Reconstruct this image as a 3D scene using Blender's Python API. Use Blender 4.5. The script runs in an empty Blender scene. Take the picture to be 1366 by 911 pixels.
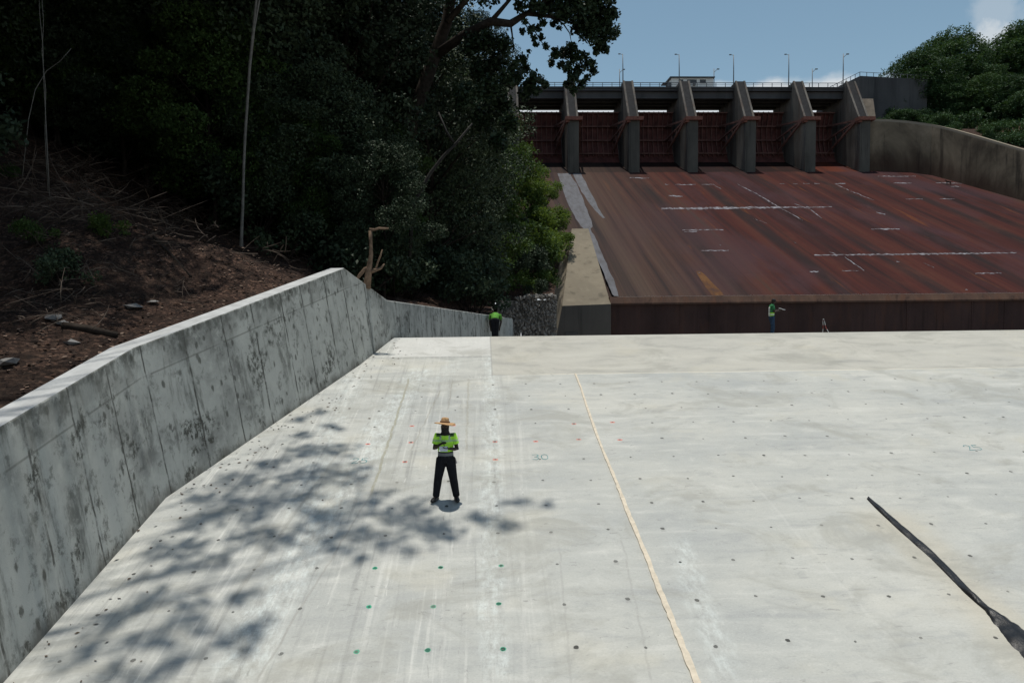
import bpy, bmesh, math, random
import numpy as np
from mathutils import Vector, Matrix, noise as mnoise
R = math.radians
random.seed(7)
rng = np.random.default_rng(11)
sc = bpy.context.scene
COL = sc.collection

# ------------------------------------------------------------------ camera
W, H, F = 1366.0, 911.0, 924.0
PITCH, YAW, ROLL = R(3.41), R(2.35), R(0.6)
fw = Vector((math.sin(YAW)*math.cos(PITCH), math.cos(YAW)*math.cos(PITCH), -math.sin(PITCH)))
r0 = Vector((math.cos(YAW), -math.sin(YAW), 0))
u0 = r0.cross(fw).normalized()
rt = (math.cos(ROLL)*r0 - math.sin(ROLL)*u0).normalized()
up = (math.cos(ROLL)*u0 + math.sin(ROLL)*r0).normalized()
cam_d = bpy.data.cameras.new('camera')
cam = bpy.data.objects.new('camera', cam_d)
COL.objects.link(cam)
m = Matrix((rt, up, -fw)).transposed().to_4x4()
cam.matrix_world = m
cam_d.sensor_width = 36.0
cam_d.lens = F / W * 36.0
cam_d.clip_start = 0.1
cam_d.clip_end = 6000
sc.camera = cam

def project(p):
    return W/2 + F*p.dot(rt)/max(0.1, p.dot(fw))
def ray(px, py):
    return (rt*(px-W/2) - up*(py-H/2) + fw*F) / F
def at_Y(px, py, Y):
    d = ray(px, py)
    return d * (Y / d.y)
ALPHA = R(12.6)
HS = 6.76
NS = Vector((0, -math.sin(ALPHA), math.cos(ALPHA)))
def on_slab(px, py):
    d = ray(px, py)
    return d * (-HS / d.dot(NS))
def slab_z(Y):
    return (-HS + Y*math.sin(ALPHA)) / math.cos(ALPHA)
def uv_slab(px, py):
    p = on_slab(px, py)
    return p.x, p.y/math.cos(ALPHA)
LIP = at_Y(822, 396, 84)
BETA = R(22.2)
def chute_z(Y):
    return LIP.z + (Y-84)*math.tan(BETA)
NC = Vector((0, -math.sin(BETA), math.cos(BETA)))
def on_chute(px, py, lift=0.0):
    d = ray(px, py)
    t = (Vector((0, 84, LIP.z)).dot(NC) + lift) / d.dot(NC)
    return d*t

# ------------------------------------------------------------------ object helpers
def link(name, mesh, mat=None, parent=None):
    o = bpy.data.objects.new(name, mesh)
    COL.objects.link(o)
    if mat is not None:
        for mm in (mat if isinstance(mat, (list, tuple)) else [mat]):
            mesh.materials.append(mm)
    if parent is not None:
        o.parent = parent
    return o
def tag(o, label=None, cat=None, group=None, kind=None):
    if label: o['label'] = label
    if cat: o['category'] = cat
    if group: o['group'] = group
    if kind: o['kind'] = kind
    return o
def empty(name, loc, label, cat, group=None, rz=0.0):
    o = bpy.data.objects.new(name, None)
    COL.objects.link(o)
    o.location = loc
    o.rotation_euler = (0, 0, rz)
    o.empty_display_size = 0.3
    return tag(o, label, cat, group)

class MB:
    """collects shapes into one mesh"""
    def __init__(self):
        self.v, self.f, self.mi = [], [], []
    def add(self, vs, fs, mi=0):
        n = len(self.v)
        self.v += [tuple(p) for p in vs]
        self.f += [tuple(i+n for i in q) for q in fs]
        self.mi += [mi]*len(fs)
        return self
    def box(self, a, b, mi=0, M=None):
        x0, y0, z0 = a; x1, y1, z1 = b
        vs = [Vector(p) for p in ((x0,y0,z0),(x1,y0,z0),(x1,y1,z0),(x0,y1,z0),(x0,y0,z1),(x1,y0,z1),(x1,y1,z1),(x0,y1,z1))]
        if M is not None: vs = [M @ p for p in vs]
        return self.add(vs, [(0,3,2,1),(4,5,6,7),(0,1,5,4),(1,2,6,5),(2,3,7,6),(3,0,4,7)], mi)
    def hexa(self, pts, mi=0):
        return self.add(pts, [(0,3,2,1),(4,5,6,7),(0,1,5,4),(1,2,6,5),(2,3,7,6),(3,0,4,7)], mi)
    def bar(self, a, b, w, h=None, mi=0):
        a, b = Vector(a), Vector(b); h = h or w
        d = (b-a).normalized()
        s = d.cross(Vector((0,0,1)))
        if s.length < 1e-4: s = Vector((1,0,0))
        s.normalize(); t = s.cross(d).normalized()
        s *= w/2; t *= h/2
        return self.hexa([a-s-t, a+s-t, b+s-t, b-s-t, a-s+t, a+s+t, b+s+t, b-s+t], mi)
    def tube(self, path, radii, n=8, mi=0, ref=None):
        path = [Vector(p) for p in path]
        if not hasattr(radii, '__len__'): radii = [radii]*len(path)
        vs, fs = [], []
        prev = Vector(ref) if ref is not None else Vector((1, 0, 0))
        for i, p in enumerate(path):
            d = (path[min(i+1, len(path)-1)] - path[max(i-1, 0)])
            if d.length < 1e-7: d = Vector((0,0,1))
            d.normalize()
            s = prev - d*prev.dot(d)
            if s.length < 1e-3:
                s = Vector((0,1,0)) - d*d.y
                if s.length < 1e-3: s = Vector((1,0,0))
            s.normalize(); prev = s
            t = d.cross(s)
            rr = radii[i]
            rx, ry = rr if hasattr(rr, '__len__') else (rr, rr)
            for k in range(n):
                a = 2*math.pi*k/n
                vs.append(p + s*(math.cos(a)*rx) + t*(math.sin(a)*ry))
        for i in range(len(path)-1):
            for k in range(n):
                k2 = (k+1) % n
                fs.append((i*n+k, i*n+k2, (i+1)*n+k2, (i+1)*n+k))
        fs.append(tuple(range(n-1, -1, -1)))
        fs.append(tuple((len(path)-1)*n+k for k in range(n)))
        return self.add(vs, fs, mi)
    def lathe(self, prof, n=20, c=(0,0,0), mi=0, M=None):
        vs, fs = [], []
        c = Vector(c)
        for (r, z) in prof:
            for k in range(n):
                a = 2*math.pi*k/n
                p = Vector((r*math.cos(a), r*math.sin(a), z))
                if M is not None: p = M @ p
                vs.append(p + c)
        for i in range(len(prof)-1):
            for k in range(n):
                k2 = (k+1) % n
                fs.append((i*n+k, i*n+k2, (i+1)*n+k2, (i+1)*n+k))
        fs.append(tuple(range(n-1, -1, -1)))
        fs.append(tuple((len(prof)-1)*n+k for k in range(n)))
        return self.add(vs, fs, mi)
    def ball(self, c, r, n=8, mi=0):
        r = r if hasattr(r, '__len__') else (r, r, r)
        prof = [(max(1e-4, math.sin(math.pi*i/n)), -math.cos(math.pi*i/n)) for i in range(n+1)]
        return self.lathe(prof, n*2, c, mi, Matrix.Diagonal(Vector(r)))
    def prism(self, poly, off, mi=0):
        """poly: list of points (planar); off: extrusion vector"""
        n = len(poly); off = Vector(off)
        vs = [Vector(p) for p in poly] + [Vector(p)+off for p in poly]
        fs = [tuple(range(n-1, -1, -1)), tuple(range(n, 2*n))]
        for k in range(n):
            k2 = (k+1) % n
            fs.append((k, k2, n+k2, n+k))
        return self.add(vs, fs, mi)
    def mesh(self, name, smooth=False, fix=True):
        me = bpy.data.meshes.new(name)
        me.from_pydata(self.v, [], self.f)
        me.polygons.foreach_set('material_index', self.mi)
        if fix:
            bm = bmesh.new(); bm.from_mesh(me)
            bmesh.ops.recalc_face_normals(bm, faces=bm.faces)
            bm.to_mesh(me); bm.free()
        if smooth:
            me.polygons.foreach_set('use_smooth', [True]*len(me.polygons))
        me.update()
        return me
    def build(self, name, mat, parent=None, smooth=False, bevel=0.0, fix=True):
        me = self.mesh(name, smooth, fix)
        o = link(name, me, mat, parent)
        if bevel:
            b = o.modifiers.new('bevel', 'BEVEL'); b.width = bevel; b.segments = 2; b.limit_method = 'ANGLE'
        return o

def grid_mesh(name, nx, ny, fn, smooth=True, uv=None):
    vs = [fn(i, j) for j in range(ny) for i in range(nx)]
    fs = [(j*nx+i, j*nx+i+1, (j+1)*nx+i+1, (j+1)*nx+i) for j in range(ny-1) for i in range(nx-1)]
    me = bpy.data.meshes.new(name)
    me.from_pydata(vs, [], fs)
    if uv:
        L = me.uv_layers.new(name='UVMap')
        uvs = [uv(i, j) for j in range(ny) for i in range(nx)]
        for lp in me.loops:
            L.data[lp.index].uv = uvs[lp.vertex_index]
    me.polygons.foreach_set('use_smooth', [smooth]*len(me.polygons))
    me.update()
    return me

def remesh(mb, voxel, smooth=2):
    """fuse overlapping closed shapes to one continuous skin"""
    me = mb.mesh('fused')
    t = bpy.data.objects.new('fused', me); COL.objects.link(t)
    r = t.modifiers.new('r', 'REMESH'); r.mode = 'VOXEL'; r.voxel_size = voxel; r.use_smooth_shade = True
    s = t.modifiers.new('s', 'SMOOTH'); s.factor = 0.5; s.iterations = smooth
    dg = bpy.context.evaluated_depsgraph_get()
    out = bpy.data.meshes.new_from_object(t.evaluated_get(dg))
    out.polygons.foreach_set('use_smooth', [True]*len(out.polygons))
    bpy.data.objects.remove(t); bpy.data.meshes.remove(me)
    return out

# ------------------------------------------------------------------ node helpers
class NT:
    def __init__(self, name, rough=0.85, spec=0.25):
        self.mat = bpy.data.materials.new(name)
        self.mat.use_nodes = True
        self.t = self.mat.node_tree
        self.b = self.t.nodes['Principled BSDF']
        self.b.inputs['Roughness'].default_value = rough
        self.b.inputs['Specular IOR Level'].default_value = spec
        self.tc = None
    def node(self, typ, **kw):
        n = self.t.nodes.new(typ)
        for k, v in kw.items(): setattr(n, k, v)
        return n
    def lk(self, a, b): self.t.links.new(a, b)
    def put(self, sock, v):
        if isinstance(v, bpy.types.NodeSocket): self.lk(v, sock)
        elif v is not None:
            if hasattr(v, '__len__') and len(v) == 3 and sock.type == 'RGBA': v = (*v, 1)
            sock.default_value = v
    def coord(self, which='Object'):
        if self.tc is None: self.tc = self.node('ShaderNodeTexCoord')
        return self.tc.outputs[which]
    def math(self, op, a, b=None, c=None, clamp=False):
        n = self.node('ShaderNodeMath', operation=op, use_clamp=clamp)
        self.put(n.inputs[0], a)
        if b is not None: self.put(n.inputs[1], b)
        if c is not None: self.put(n.inputs[2], c)
        return n.outputs[0]
    def sep(self, v):
        n = self.node('ShaderNodeSeparateXYZ'); self.lk(v, n.inputs[0]); return n.outputs
    def comb(self, x, y, z=0.0):
        n = self.node('ShaderNodeCombineXYZ')
        for s, v in zip(n.inputs, (x, y, z)): self.put(s, v)
        return n.outputs[0]
    def scale(self, v, s):
        n = self.node('ShaderNodeVectorMath', operation='MULTIPLY'); self.lk(v, n.inputs[0]); n.inputs[1].default_value = s; return n.outputs[0]
    def noise(self, v, scale=1.0, detail=4.0, rough=0.55, dist=0.0):
        n = self.node('ShaderNodeTexNoise'); self.put(n.inputs['Vector'], v)
        n.inputs['Scale'].default_value = scale; n.inputs['Detail'].default_value = detail
        n.inputs['Roughness'].default_value = rough; n.inputs['Distortion'].default_value = dist
        return n.outputs['Fac']
    def voro(self, v, scale=1.0, feature='F1', rand=1.0):
        n = self.node('ShaderNodeTexVoronoi', feature=feature); self.put(n.inputs['Vector'], v)
        n.inputs['Scale'].default_value = scale; n.inputs['Randomness'].default_value = rand
        return n.outputs
    def white(self, v):
        n = self.node('ShaderNodeTexWhiteNoise', noise_dimensions='3D'); self.put(n.inputs['Vector'], v); return n.outputs
    def ss(self, v, lo, hi, a=0.0, b=1.0):
        n = self.node('ShaderNodeMapRange', interpolation_type='SMOOTHSTEP')
        self.put(n.inputs['Value'], v)
        n.inputs['From Min'].default_value = lo; n.inputs['From Max'].default_value = hi
        n.inputs['To Min'].default_value = a; n.inputs['To Max'].default_value = b
        return n.outputs[0]
    def band(self, v, lo, hi, soft):
        return self.math('MULTIPLY', self.ss(v, lo-soft, lo+soft), self.ss(v, hi-soft, hi+soft, 1, 0))
    def mul(self, *a):
        r = a[0]
        for x in a[1:]: r = self.math('MULTIPLY', r, x)
        return r
    def mix(self, fac, a, b, blend='MIX'):
        n = self.node('ShaderNodeMix', data_type='RGBA', blend_type=blend)
        self.put(n.inputs[0], fac); self.put(n.inputs[6], a); self.put(n.inputs[7], b)
        return n.outputs[2]
    def ramp(self, fac, stops):
        n = self.node('ShaderNodeValToRGB'); self.put(n.inputs[0], fac)
        e = n.color_ramp.elements
        while len(e) < len(stops): e.new(0.5)
        for el, (p, c) in zip(e, stops):
            el.position = p; el.color = (*c, 1) if len(c) == 3 else c
        return n.outputs[0]
    def color(self, c): self.put(self.b.inputs['Base Color'], c); return self
    def rough(self, c): self.put(self.b.inputs['Roughness'], c); return self
    def bump(self, h, strength=0.3, dist=0.02):
        n = self.node('ShaderNodeBump'); n.inputs['Strength'].default_value = strength; n.inputs['Distance'].default_value = dist
        self.lk(h, n.inputs['Height']); self.lk(n.outputs[0], self.b.inputs['Normal']); return self

def plain(name, c, rough=0.7, var=0.25, scale=8.0, spec=0.25, bump=0.0):
    n = NT(name, rough, spec)
    f = n.noise(n.coord(), scale, 5, 0.6)
    lo = tuple(x*(1-var) for x in c); hi = tuple(min(1, x*(1+var)) for x in c)
    n.color(n.ramp(f, [(0.3, lo), (0.7, hi)]))
    if bump: n.bump(f, bump, 0.02)
    return n.mat

# ------------------------------------------------------------------ world, sun
SUN_EL, SUN_AZ = R(84.0), R(-24.0)      # azimuth from +Y, negative = towards -X
sun_dir = Vector((math.sin(SUN_AZ)*math.cos(SUN_EL), math.cos(SUN_AZ)*math.cos(SUN_EL), math.sin(SUN_EL)))
world = bpy.data.worlds.new('World'); sc.world = world; world.use_nodes = True
wt = world.node_tree
for n_ in list(wt.nodes): wt.nodes.remove(n_)
wo = wt.nodes.new('ShaderNodeOutputWorld'); bg = wt.nodes.new('ShaderNodeBackground')
sky = wt.nodes.new('ShaderNodeTexSky'); sky.sky_type = 'NISHITA'; sky.sun_disc = False
sky.sun_elevation = SUN_EL; sky.sun_rotation = SUN_AZ
sky.altitude = 100; sky.air_density = 1.0; sky.dust_density = 0.6; sky.ozone_density = 0.6
tc = wt.nodes.new('ShaderNodeTexCoord')
sx = wt.nodes.new('ShaderNodeSeparateXYZ'); wt.links.new(tc.outputs['Generated'], sx.inputs[0])
def wmath(op, a, b=None):
    n = wt.nodes.new('ShaderNodeMath'); n.operation = op
    for s, v in zip(n.inputs, (a, b)):
        if v is None: continue
        if isinstance(v, bpy.types.NodeSocket): wt.links.new(v, s)
        else: s.default_value = v
    return n.outputs[0]
def wss(v, lo, hi, a=0.0, b=1.0):
    n = wt.nodes.new('ShaderNodeMapRange'); n.interpolation_type = 'SMOOTHSTEP'
    wt.links.new(v, n.inputs['Value'])
    for k, x in (('From Min', lo), ('From Max', hi), ('To Min', a), ('To Max', b)): n.inputs[k].default_value = x
    return n.outputs[0]
def wnoise(scale, detail, vec, rough=0.55):
    n = wt.nodes.new('ShaderNodeTexNoise'); wt.links.new(vec, n.inputs['Vector'])
    n.inputs['Scale'].default_value = scale; n.inputs['Detail'].default_value = detail; n.inputs['Roughness'].default_value = rough
    return n.outputs['Fac']
mp = wt.nodes.new('ShaderNodeMapping'); wt.links.new(tc.outputs['Generated'], mp.inputs[0]); mp.inputs['Scale'].default_value = (1, 1, 2.2)
elev = sx.outputs['Z']
# low bank of cumulus on the horizon, lumpy top
lump = wnoise(7.0, 6, mp.outputs[0])
top = wmath('ADD', wmath('MULTIPLY', wmath('SUBTRACT', lump, 0.5), 0.07), 0.272)
bank = wss(wmath('SUBTRACT', top, elev), -0.004, 0.012)
# thin drifting wisps higher up
wis = wss(wnoise(4.0, 8, mp.outputs[0], 0.62), 0.56, 0.80)
wis = wmath('MULTIPLY', wis, wss(elev, 0.25, 0.38))
cl = wmath('MAXIMUM', bank, wmath('MULTIPLY', wis, 0.45))
for (cpx_, cpy_, rad_, st_) in ((1332, 12, 0.034, 0.34), (1325, 58, 0.030, 0.8)):
    dv = ray(cpx_, cpy_).normalized()
    dn = wt.nodes.new('ShaderNodeVectorMath'); dn.operation = 'DISTANCE'
    wt.links.new(tc.outputs['Generated'], dn.inputs[0]); dn.inputs[1].default_value = dv
    dd = wmath('ADD', dn.outputs['Value'], wmath('MULTIPLY', wmath('SUBTRACT', wnoise(28.0, 6, tc.outputs['Generated'], 0.6), 0.5), 0.06))
    cl = wmath('MAXIMUM', cl, wmath('MULTIPLY', wss(dd, rad_*0.3, rad_, 1, 0), st_))
mixn = wt.nodes.new('ShaderNodeMix'); mixn.data_type = 'RGBA'
wt.links.new(cl, mixn.inputs[0])
hs = wt.nodes.new('ShaderNodeHueSaturation'); hs.inputs['Hue'].default_value = 0.478; hs.inputs['Saturation'].default_value = 0.93; hs.inputs['Value'].default_value = 1.0
wt.links.new(sky.outputs[0], hs.inputs['Color'])
wt.links.new(hs.outputs[0], mixn.inputs[6])
mixn.inputs[7].default_value = (6.6, 7.0, 7.3, 1)
wt.links.new(mixn.outputs[2], bg.inputs[0])
bg.inputs[1].default_value = 0.100
wt.links.new(bg.outputs[0], wo.inputs[0])

sl = bpy.data.lights.new('sun', 'SUN'); sl.energy = 3.85; sl.angle = R(0.53); sl.color = (1.0, 0.955, 0.87)
so = bpy.data.objects.new('sun', sl); COL.objects.link(so)
so.rotation_euler = (-sun_dir).to_track_quat('-Z', 'Y').to_euler()
so.location = (0, 0, 80)

vs_ = sc.view_settings
sc.display_settings.display_device = 'sRGB'
vs_.view_transform = 'Standard'; vs_.look = 'None'; vs_.exposure = 0.0; vs_.gamma = 1.0; vs_.use_curve_mapping = False
sc.cycles.max_bounces = 6; sc.cycles.diffuse_bounces = 3; sc.cycles.glossy_bounces = 2
sc.cycles.caustics_reflective = False; sc.cycles.caustics_refractive = False
sc.cycles.use_denoising = True

# ------------------------------------------------------------------ materials
def mat_slab():
    n = NT('pale_concrete_slab', 0.8, 0.3)
    co = n.coord(); x, y, _ = n.sep(co)
    big = n.noise(n.scale(co, (0.22, 0.30, 1)), 1.0, 6, 0.6)
    base = n.ramp(big, [(0.30, (0.33, 0.345, 0.345)), (0.50, (0.405, 0.412, 0.395)), (0.70, (0.475, 0.472, 0.44))])
    # cross-wise trowel smears (right part) and lengthwise drag streaks (left part)
    cross = n.noise(n.scale(co, (0.55, 2.6, 1)), 1.0, 7, 0.62, 0.6)
    base = n.mix(n.mul(n.ss(cross, 0.50, 0.72), 0.55), base, (0.29, 0.30, 0.305))
    base = n.mix(n.mul(n.ss(cross, 0.48, 0.28), 0.45), base, (0.56, 0.56, 0.535))
    left = n.ss(x, uv_slab(700, 640)[0]-1.2, uv_slab(700, 640)[0]+1.0, 1, 0)
    lon = n.noise(n.scale(co, (6.5, 0.22, 1)), 1.0, 6, 0.65, 0.3)
    base = n.mix(n.mul(n.ss(lon, 0.53, 0.68), left, 0.62), base, (0.255, 0.26, 0.255))
    base = n.mix(n.mul(n.ss(lon, 0.46, 0.32), left, 0.55), base, (0.60, 0.60, 0.575))
    mot = n.noise(n.scale(co, (2.2, 3.4, 1)), 1.0, 8, 0.7, 0.4)
    base = n.mix(n.mul(n.ss(mot, 0.52, 0.70), 0.38), base, (0.27, 0.28, 0.28))
    base = n.mix(n.mul(n.ss(mot, 0.46, 0.32), 0.30), base, (0.55, 0.55, 0.52))
    # rough, scaled, whitish band along the centre construction line and by the wall foot
    fine = n.noise(n.scale(co, (7, 3.0, 1)), 1.0, 12, 0.80)
    for (pa, pb, w, k) in (((655, 470), (657, 905), 0.22, 0.75), ((560, 490), (300, 905), 0.40, 0.85), ((470, 500), (395, 690), 0.35, 0.6), ((610, 480), (570, 520), 0.3, 0.4), ((905, 720), (975, 905), 0.22, 0.6)):
        (ua, va), (ub, vb) = uv_slab(*pa), uv_slab(*pb)
        d = n.math('SUBTRACT', x, n.math('ADD', n.mul(n.math('SUBTRACT', y, va), (ub-ua)/(vb-va)), ua))
        wob = n.mul(n.math('SUBTRACT', n.noise(n.scale(co, (0.1, 0.9, 1)), 1.0, 3), 0.5), 0.5)
        d = n.math('ABSOLUTE', n.math('ADD', d, wob))
        msk = n.mul(n.ss(d, w*0.4, w*1.5, 1, 0), n.band(y, min(va, vb), max(va, vb), 0.3))
        base = n.mix(n.mul(msk, n.ss(fine, 0.42, 0.66), k*0.85), base, (0.62, 0.67, 0.665))
        base = n.mix(n.mul(msk, n.ss(fine, 0.46, 0.30), k*0.8), base, (0.20, 0.21, 0.205))
    # brown / dark drag grooves
    for (pa, pb, w, c, k) in (((546, 505), (496, 657), 0.030, (0.26, 0.25, 0.18), 0.75), ((588, 520), (548, 600), 0.02, (0.27, 0.26, 0.22), 0.5),
                           ((604, 505), (598, 545), 0.02, (0.25, 0.24, 0.21), 0.5), ((625, 505), (622, 600), 0.03, (0.28, 0.27, 0.22), 0.5),
                           ((496, 657), (340, 911), 0.018, (0.27, 0.26, 0.24), 0.45), ((527, 700), (470, 911), 0.03, (0.55, 0.55, 0.53), 0.28),
                           ((598, 700), (588, 911), 0.03, (0.55, 0.55, 0.53), 0.28), ((694, 560), (701, 911), 0.03, (0.55, 0.55, 0.53), 0.25),
                           ((1112, 448), (1190, 491), 0.045, (0.26, 0.26, 0.25), 0.6), ((1000, 640), (1240, 911), 0.03, (0.54, 0.54, 0.52), 0.22),
                           ((830, 720), (870, 911), 0.018, (0.29, 0.29, 0.28), 0.4), ((745, 720), (762, 911), 0.018, (0.29, 0.29, 0.28), 0.35),
                           ((455, 600), (310, 800), 0.03, (0.27, 0.27, 0.25), 0.5), ((420, 620), (250, 850), 0.025, (0.57, 0.57, 0.55), 0.5)):
        (ua, va), (ub, vb) = uv_slab(*pa), uv_slab(*pb)
        d = n.math('SUBTRACT', x, n.math('ADD', n.mul(n.math('SUBTRACT', y, va), (ub-ua)/(vb-va)), ua))
        d = n.math('ABSOLUTE', n.math('ADD', d, n.mul(n.math('SUBTRACT', n.noise(n.scale(co, (0.1, 2.0, 1)), 1.0, 4), 0.5), 0.14)))
        msk = n.mul(n.ss(d, w*0.6, w*1.4, 1, 0), n.band(y, min(va, vb), max(va, vb), 0.1), n.ss(fine, 0.34, 0.52))
        base = n.mix(n.mul(msk, k), base, c)
    # crest strip: older, browner concrete above the cross joint; fresh light panel at its left end
    vj = uv_slab(690, 500)[1]; vk = uv_slab(690, 474)[1]; uc = uv_slab(655, 470)[0]
    sl_ = (uv_slab(1360, 490)[1]-vj)/(uv_slab(1360, 490)[0]-uv_slab(690, 500)[0])
    yj = n.math('SUBTRACT', y, n.mul(n.math('SUBTRACT', x, uv_slab(690, 500)[0]), sl_))
    crest = n.ss(yj, vj-0.02, vj+0.02)
    tan = n.ramp(n.noise(n.scale(co, (0.5, 1.2, 1)), 1.0, 7, 0.62, 0.5), [(0.30, (0.27, 0.265, 0.24)), (0.46, (0.40, 0.385, 0.345)), (0.60, (0.435, 0.42, 0.375)), (0.75, (0.49, 0.48, 0.435))])
    base = n.mix(n.mul(crest, n.ss(x, uc-0.02, uc+0.02), 0.75), base, tan)
    pan = n.mul(n.ss(y, vk-0.02, vk+0.02), n.ss(x, uc-0.02, uc+0.02, 1, 0), n.ss(x, uv_slab(520, 470)[0], uv_slab(528, 465)[0]))
    fresh = n.ramp(n.noise(co, 1.5, 4), [(0.35, (0.50, 0.50, 0.485)), (0.7, (0.57, 0.57, 0.555))])
    base = n.mix(n.mul(pan, 0.85), base, fresh)
    base = n.mix(n.mul(n.band(y, vk-0.20, vk-0.02, 0.04), n.ss(x, uc-0.02, uc+0.02, 1, 0), n.ss(fine, 0.35, 0.6), 0.6), base, (0.24, 0.245, 0.245))
    base = n.mix(n.mul(n.band(n.math('SUBTRACT', x, uc), -0.025, 0.025, 0.01), n.ss(y, vj-0.5, vj), 0.5), base, (0.25, 0.25, 0.24))
    # joint across, thin whitish filler
    jn = n.band(yj, vj-0.02, vj+0.02, 0.012)
    base = n.mix(n.mul(jn, n.ss(x, uc+0.8, uc+1.6), n.ss(fine, 0.3, 0.42), 0.8), base, (0.66, 0.62, 0.52))
    base = n.mix(n.mul(jn, n.ss(x, uc+0.2, uc+1.0, 1, 0), 0.45), base, (0.27, 0.26, 0.24))
    # stain halo beside the black strip
    (ua, va), (ub, vb) = uv_slab(1158, 665), uv_slab(1366, 860)
    d = n.math('ABSOLUTE', n.math('SUBTRACT', x, n.math('ADD', n.mul(n.math('SUBTRACT', y, va), (ub-ua)/(vb-va)), ua)))
    d = n.math('ADD', d, n.mul(n.math('SUBTRACT', n.noise(n.scale(co, (1, 0.6, 1)), 1.6, 5), 0.5), 0.9))
    base = n.mix(n.mul(n.ss(d, 0.1, 0.85, 1, 0), n.ss(y, va-0.1, va-0.9), 0.34), base, (0.42, 0.36, 0.25))
    # cream and blue-grey clouding
    base = n.mix(n.mul(n.ss(n.noise(n.scale(co, (0.5, 0.6, 1)), 1.0, 4), 0.55, 0.75), 0.35), base, (0.46, 0.43, 0.345))
    # small pits and specks
    vo = n.voro(co, 9.0)[0]
    base = n.mix(n.mul(n.ss(vo, 0.05, 0.085, 1, 0), n.ss(n.noise(co, 0.9, 3), 0.52, 0.60), 0.7), base, (0.16, 0.16, 0.15))
    grit = n.noise(n.scale(co, (26, 40, 1)), 1.0, 5, 0.8)
    base = n.mix(n.mul(n.ss(grit, 0.52, 0.70), 0.40), base, (0.24, 0.245, 0.235))
    base = n.mix(n.mul(n.ss(grit, 0.47, 0.34), 0.35), base, (0.56, 0.56, 0.54))
    sc2_ = n.noise(n.scale(co, (20, 46, 1)), 1.0, 4, 0.7)
    base = n.mix(n.mul(n.ss(sc2_, 0.54, 0.72), n.ss(big, 0.62, 0.42), 0.40), base, (0.24, 0.245, 0.24))
    scr = n.noise(n.scale(co, (1.2, 14, 1)), 1.0, 6, 0.75, 1.2)
    base = n.mix(n.mul(n.ss(scr, 0.60, 0.66), n.ss(mot, 0.45, 0.6), 0.5), base, (0.25, 0.25, 0.24))
    # drill holes on a one metre grid, inner shade painted, some ringed with paint
    (hu, hv) = uv_slab(663.9, 710.7)
    skew = 0.004
    gx = n.math('SUBTRACT', n.math('SUBTRACT', x, hu-0.5), n.mul(n.math('SUBTRACT', y, hv), skew))
    gy = n.math('ADD', n.math('SUBTRACT', y, hv-0.5), n.mul(n.math('SUBTRACT', x, hu), 0.007))
    ix, iy = n.math('FLOOR', gx), n.math('FLOOR', gy)
    wn = n.white(n.comb(ix, iy, 3.0)); jx, jy, jz = n.sep(wn['Color'])
    fx = n.math('SUBTRACT', n.math('SUBTRACT', gx, ix), n.math('ADD', 0.5, n.mul(n.math('SUBTRACT', jx, 0.5), 0.10)))
    fy = n.math('SUBTRACT', n.math('SUBTRACT', gy, iy), n.math('ADD', 0.5, n.mul(n.math('SUBTRACT', jy, 0.5), 0.10)))
    rag = n.mul(n.math('SUBTRACT', n.noise(co, 22.0, 3), 0.5), 0.035)
    rr = n.math('ADD', n.math('SQRT', n.math('ADD', n.mul(fx, fx), n.mul(fy, fy))), rag)
    below = n.ss(yj, vj-0.15, vj-0.1, 1, 0)
    rad = n.math('ADD', 0.022, n.mul(jz, 0.016))
    smear = n.mul(n.band(fy, -0.10, 0.015, 0.03), n.ss(n.math('ABSOLUTE', fx), 0.02, 0.06, 1, 0))
    base = n.mix(n.mul(smear, below, n.ss(jz, 0.35, 0.9), 0.35), base, (0.22, 0.22, 0.21))
    gsel = n.mul(n.band(ix, -2.5, 0.5, 0.01), n.band(iy, -3.5, -0.5, 0.01))
    rsel = n.mul(n.band(iy, 2.5, 5.5, 0.01), n.band(ix, -3.5, 3.5, 0.01), n.ss(n.sep(n.white(n.comb(ix, iy, 9.0))['Color'])[0], 0.44, 0.46))
    base = n.mix(n.mul(gsel, n.ss(rr, 0.034, 0.050, 1, 0)), base, (0.02, 0.33, 0.20))
    rb = n.mul(n.ss(n.math('ABSOLUTE', n.math('ADD', fy, 0.01)), 0.028, 0.045, 1, 0), n.ss(n.math('ABSOLUTE', n.math('ADD', fx, rag)), 0.03, 0.075, 1, 0))
    base = n.mix(n.mul(rsel, rb, 0.8), base, (0.62, 0.12, 0.08))
    hole = n.mul(n.math('LESS_THAN', rr, rad), below)
    base = n.mix(n.mul(hole, n.math('ADD', 0.62, n.mul(jx, 0.32))), base, (0.025, 0.025, 0.024))
    zone = n.noise(n.scale(co, (0.8, 0.9, 1)), 1.0, 4, 0.6)
    ch1 = n.noise(n.scale(co, (3.2, 11, 1)), 1.0, 5, 0.72, 0.8)
    base = n.mix(n.mul(n.ss(ch1, 0.615, 0.66), n.ss(zone, 0.44, 0.58), 0.62), base, (0.20, 0.20, 0.195))
    ch2 = n.noise(n.scale(co, (13, 2.2, 1)), 1.0, 6, 0.75, 0.5)
    base = n.mix(n.mul(n.ss(ch2, 0.60, 0.66), left, n.ss(zone, 0.56, 0.42), 0.60), base, (0.20, 0.20, 0.19))
    base = n.mix(n.mul(n.ss(ch2, 0.39, 0.34), left, n.ss(zone, 0.40, 0.55), 0.55), base, (0.62, 0.62, 0.60))
    ln = n.noise(n.scale(co, (0.9, 30, 1)), 1.0, 3, 0.6, 2.5)
    base = n.mix(n.mul(n.band(ln, 0.495, 0.505, 0.006), n.ss(zone, 0.50, 0.62), 0.35), base, (0.25, 0.25, 0.24))
    dirt = n.noise(n.scale(co, (0.35, 0.5, 1)), 1.3, 9, 0.68, 0.8)
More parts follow.
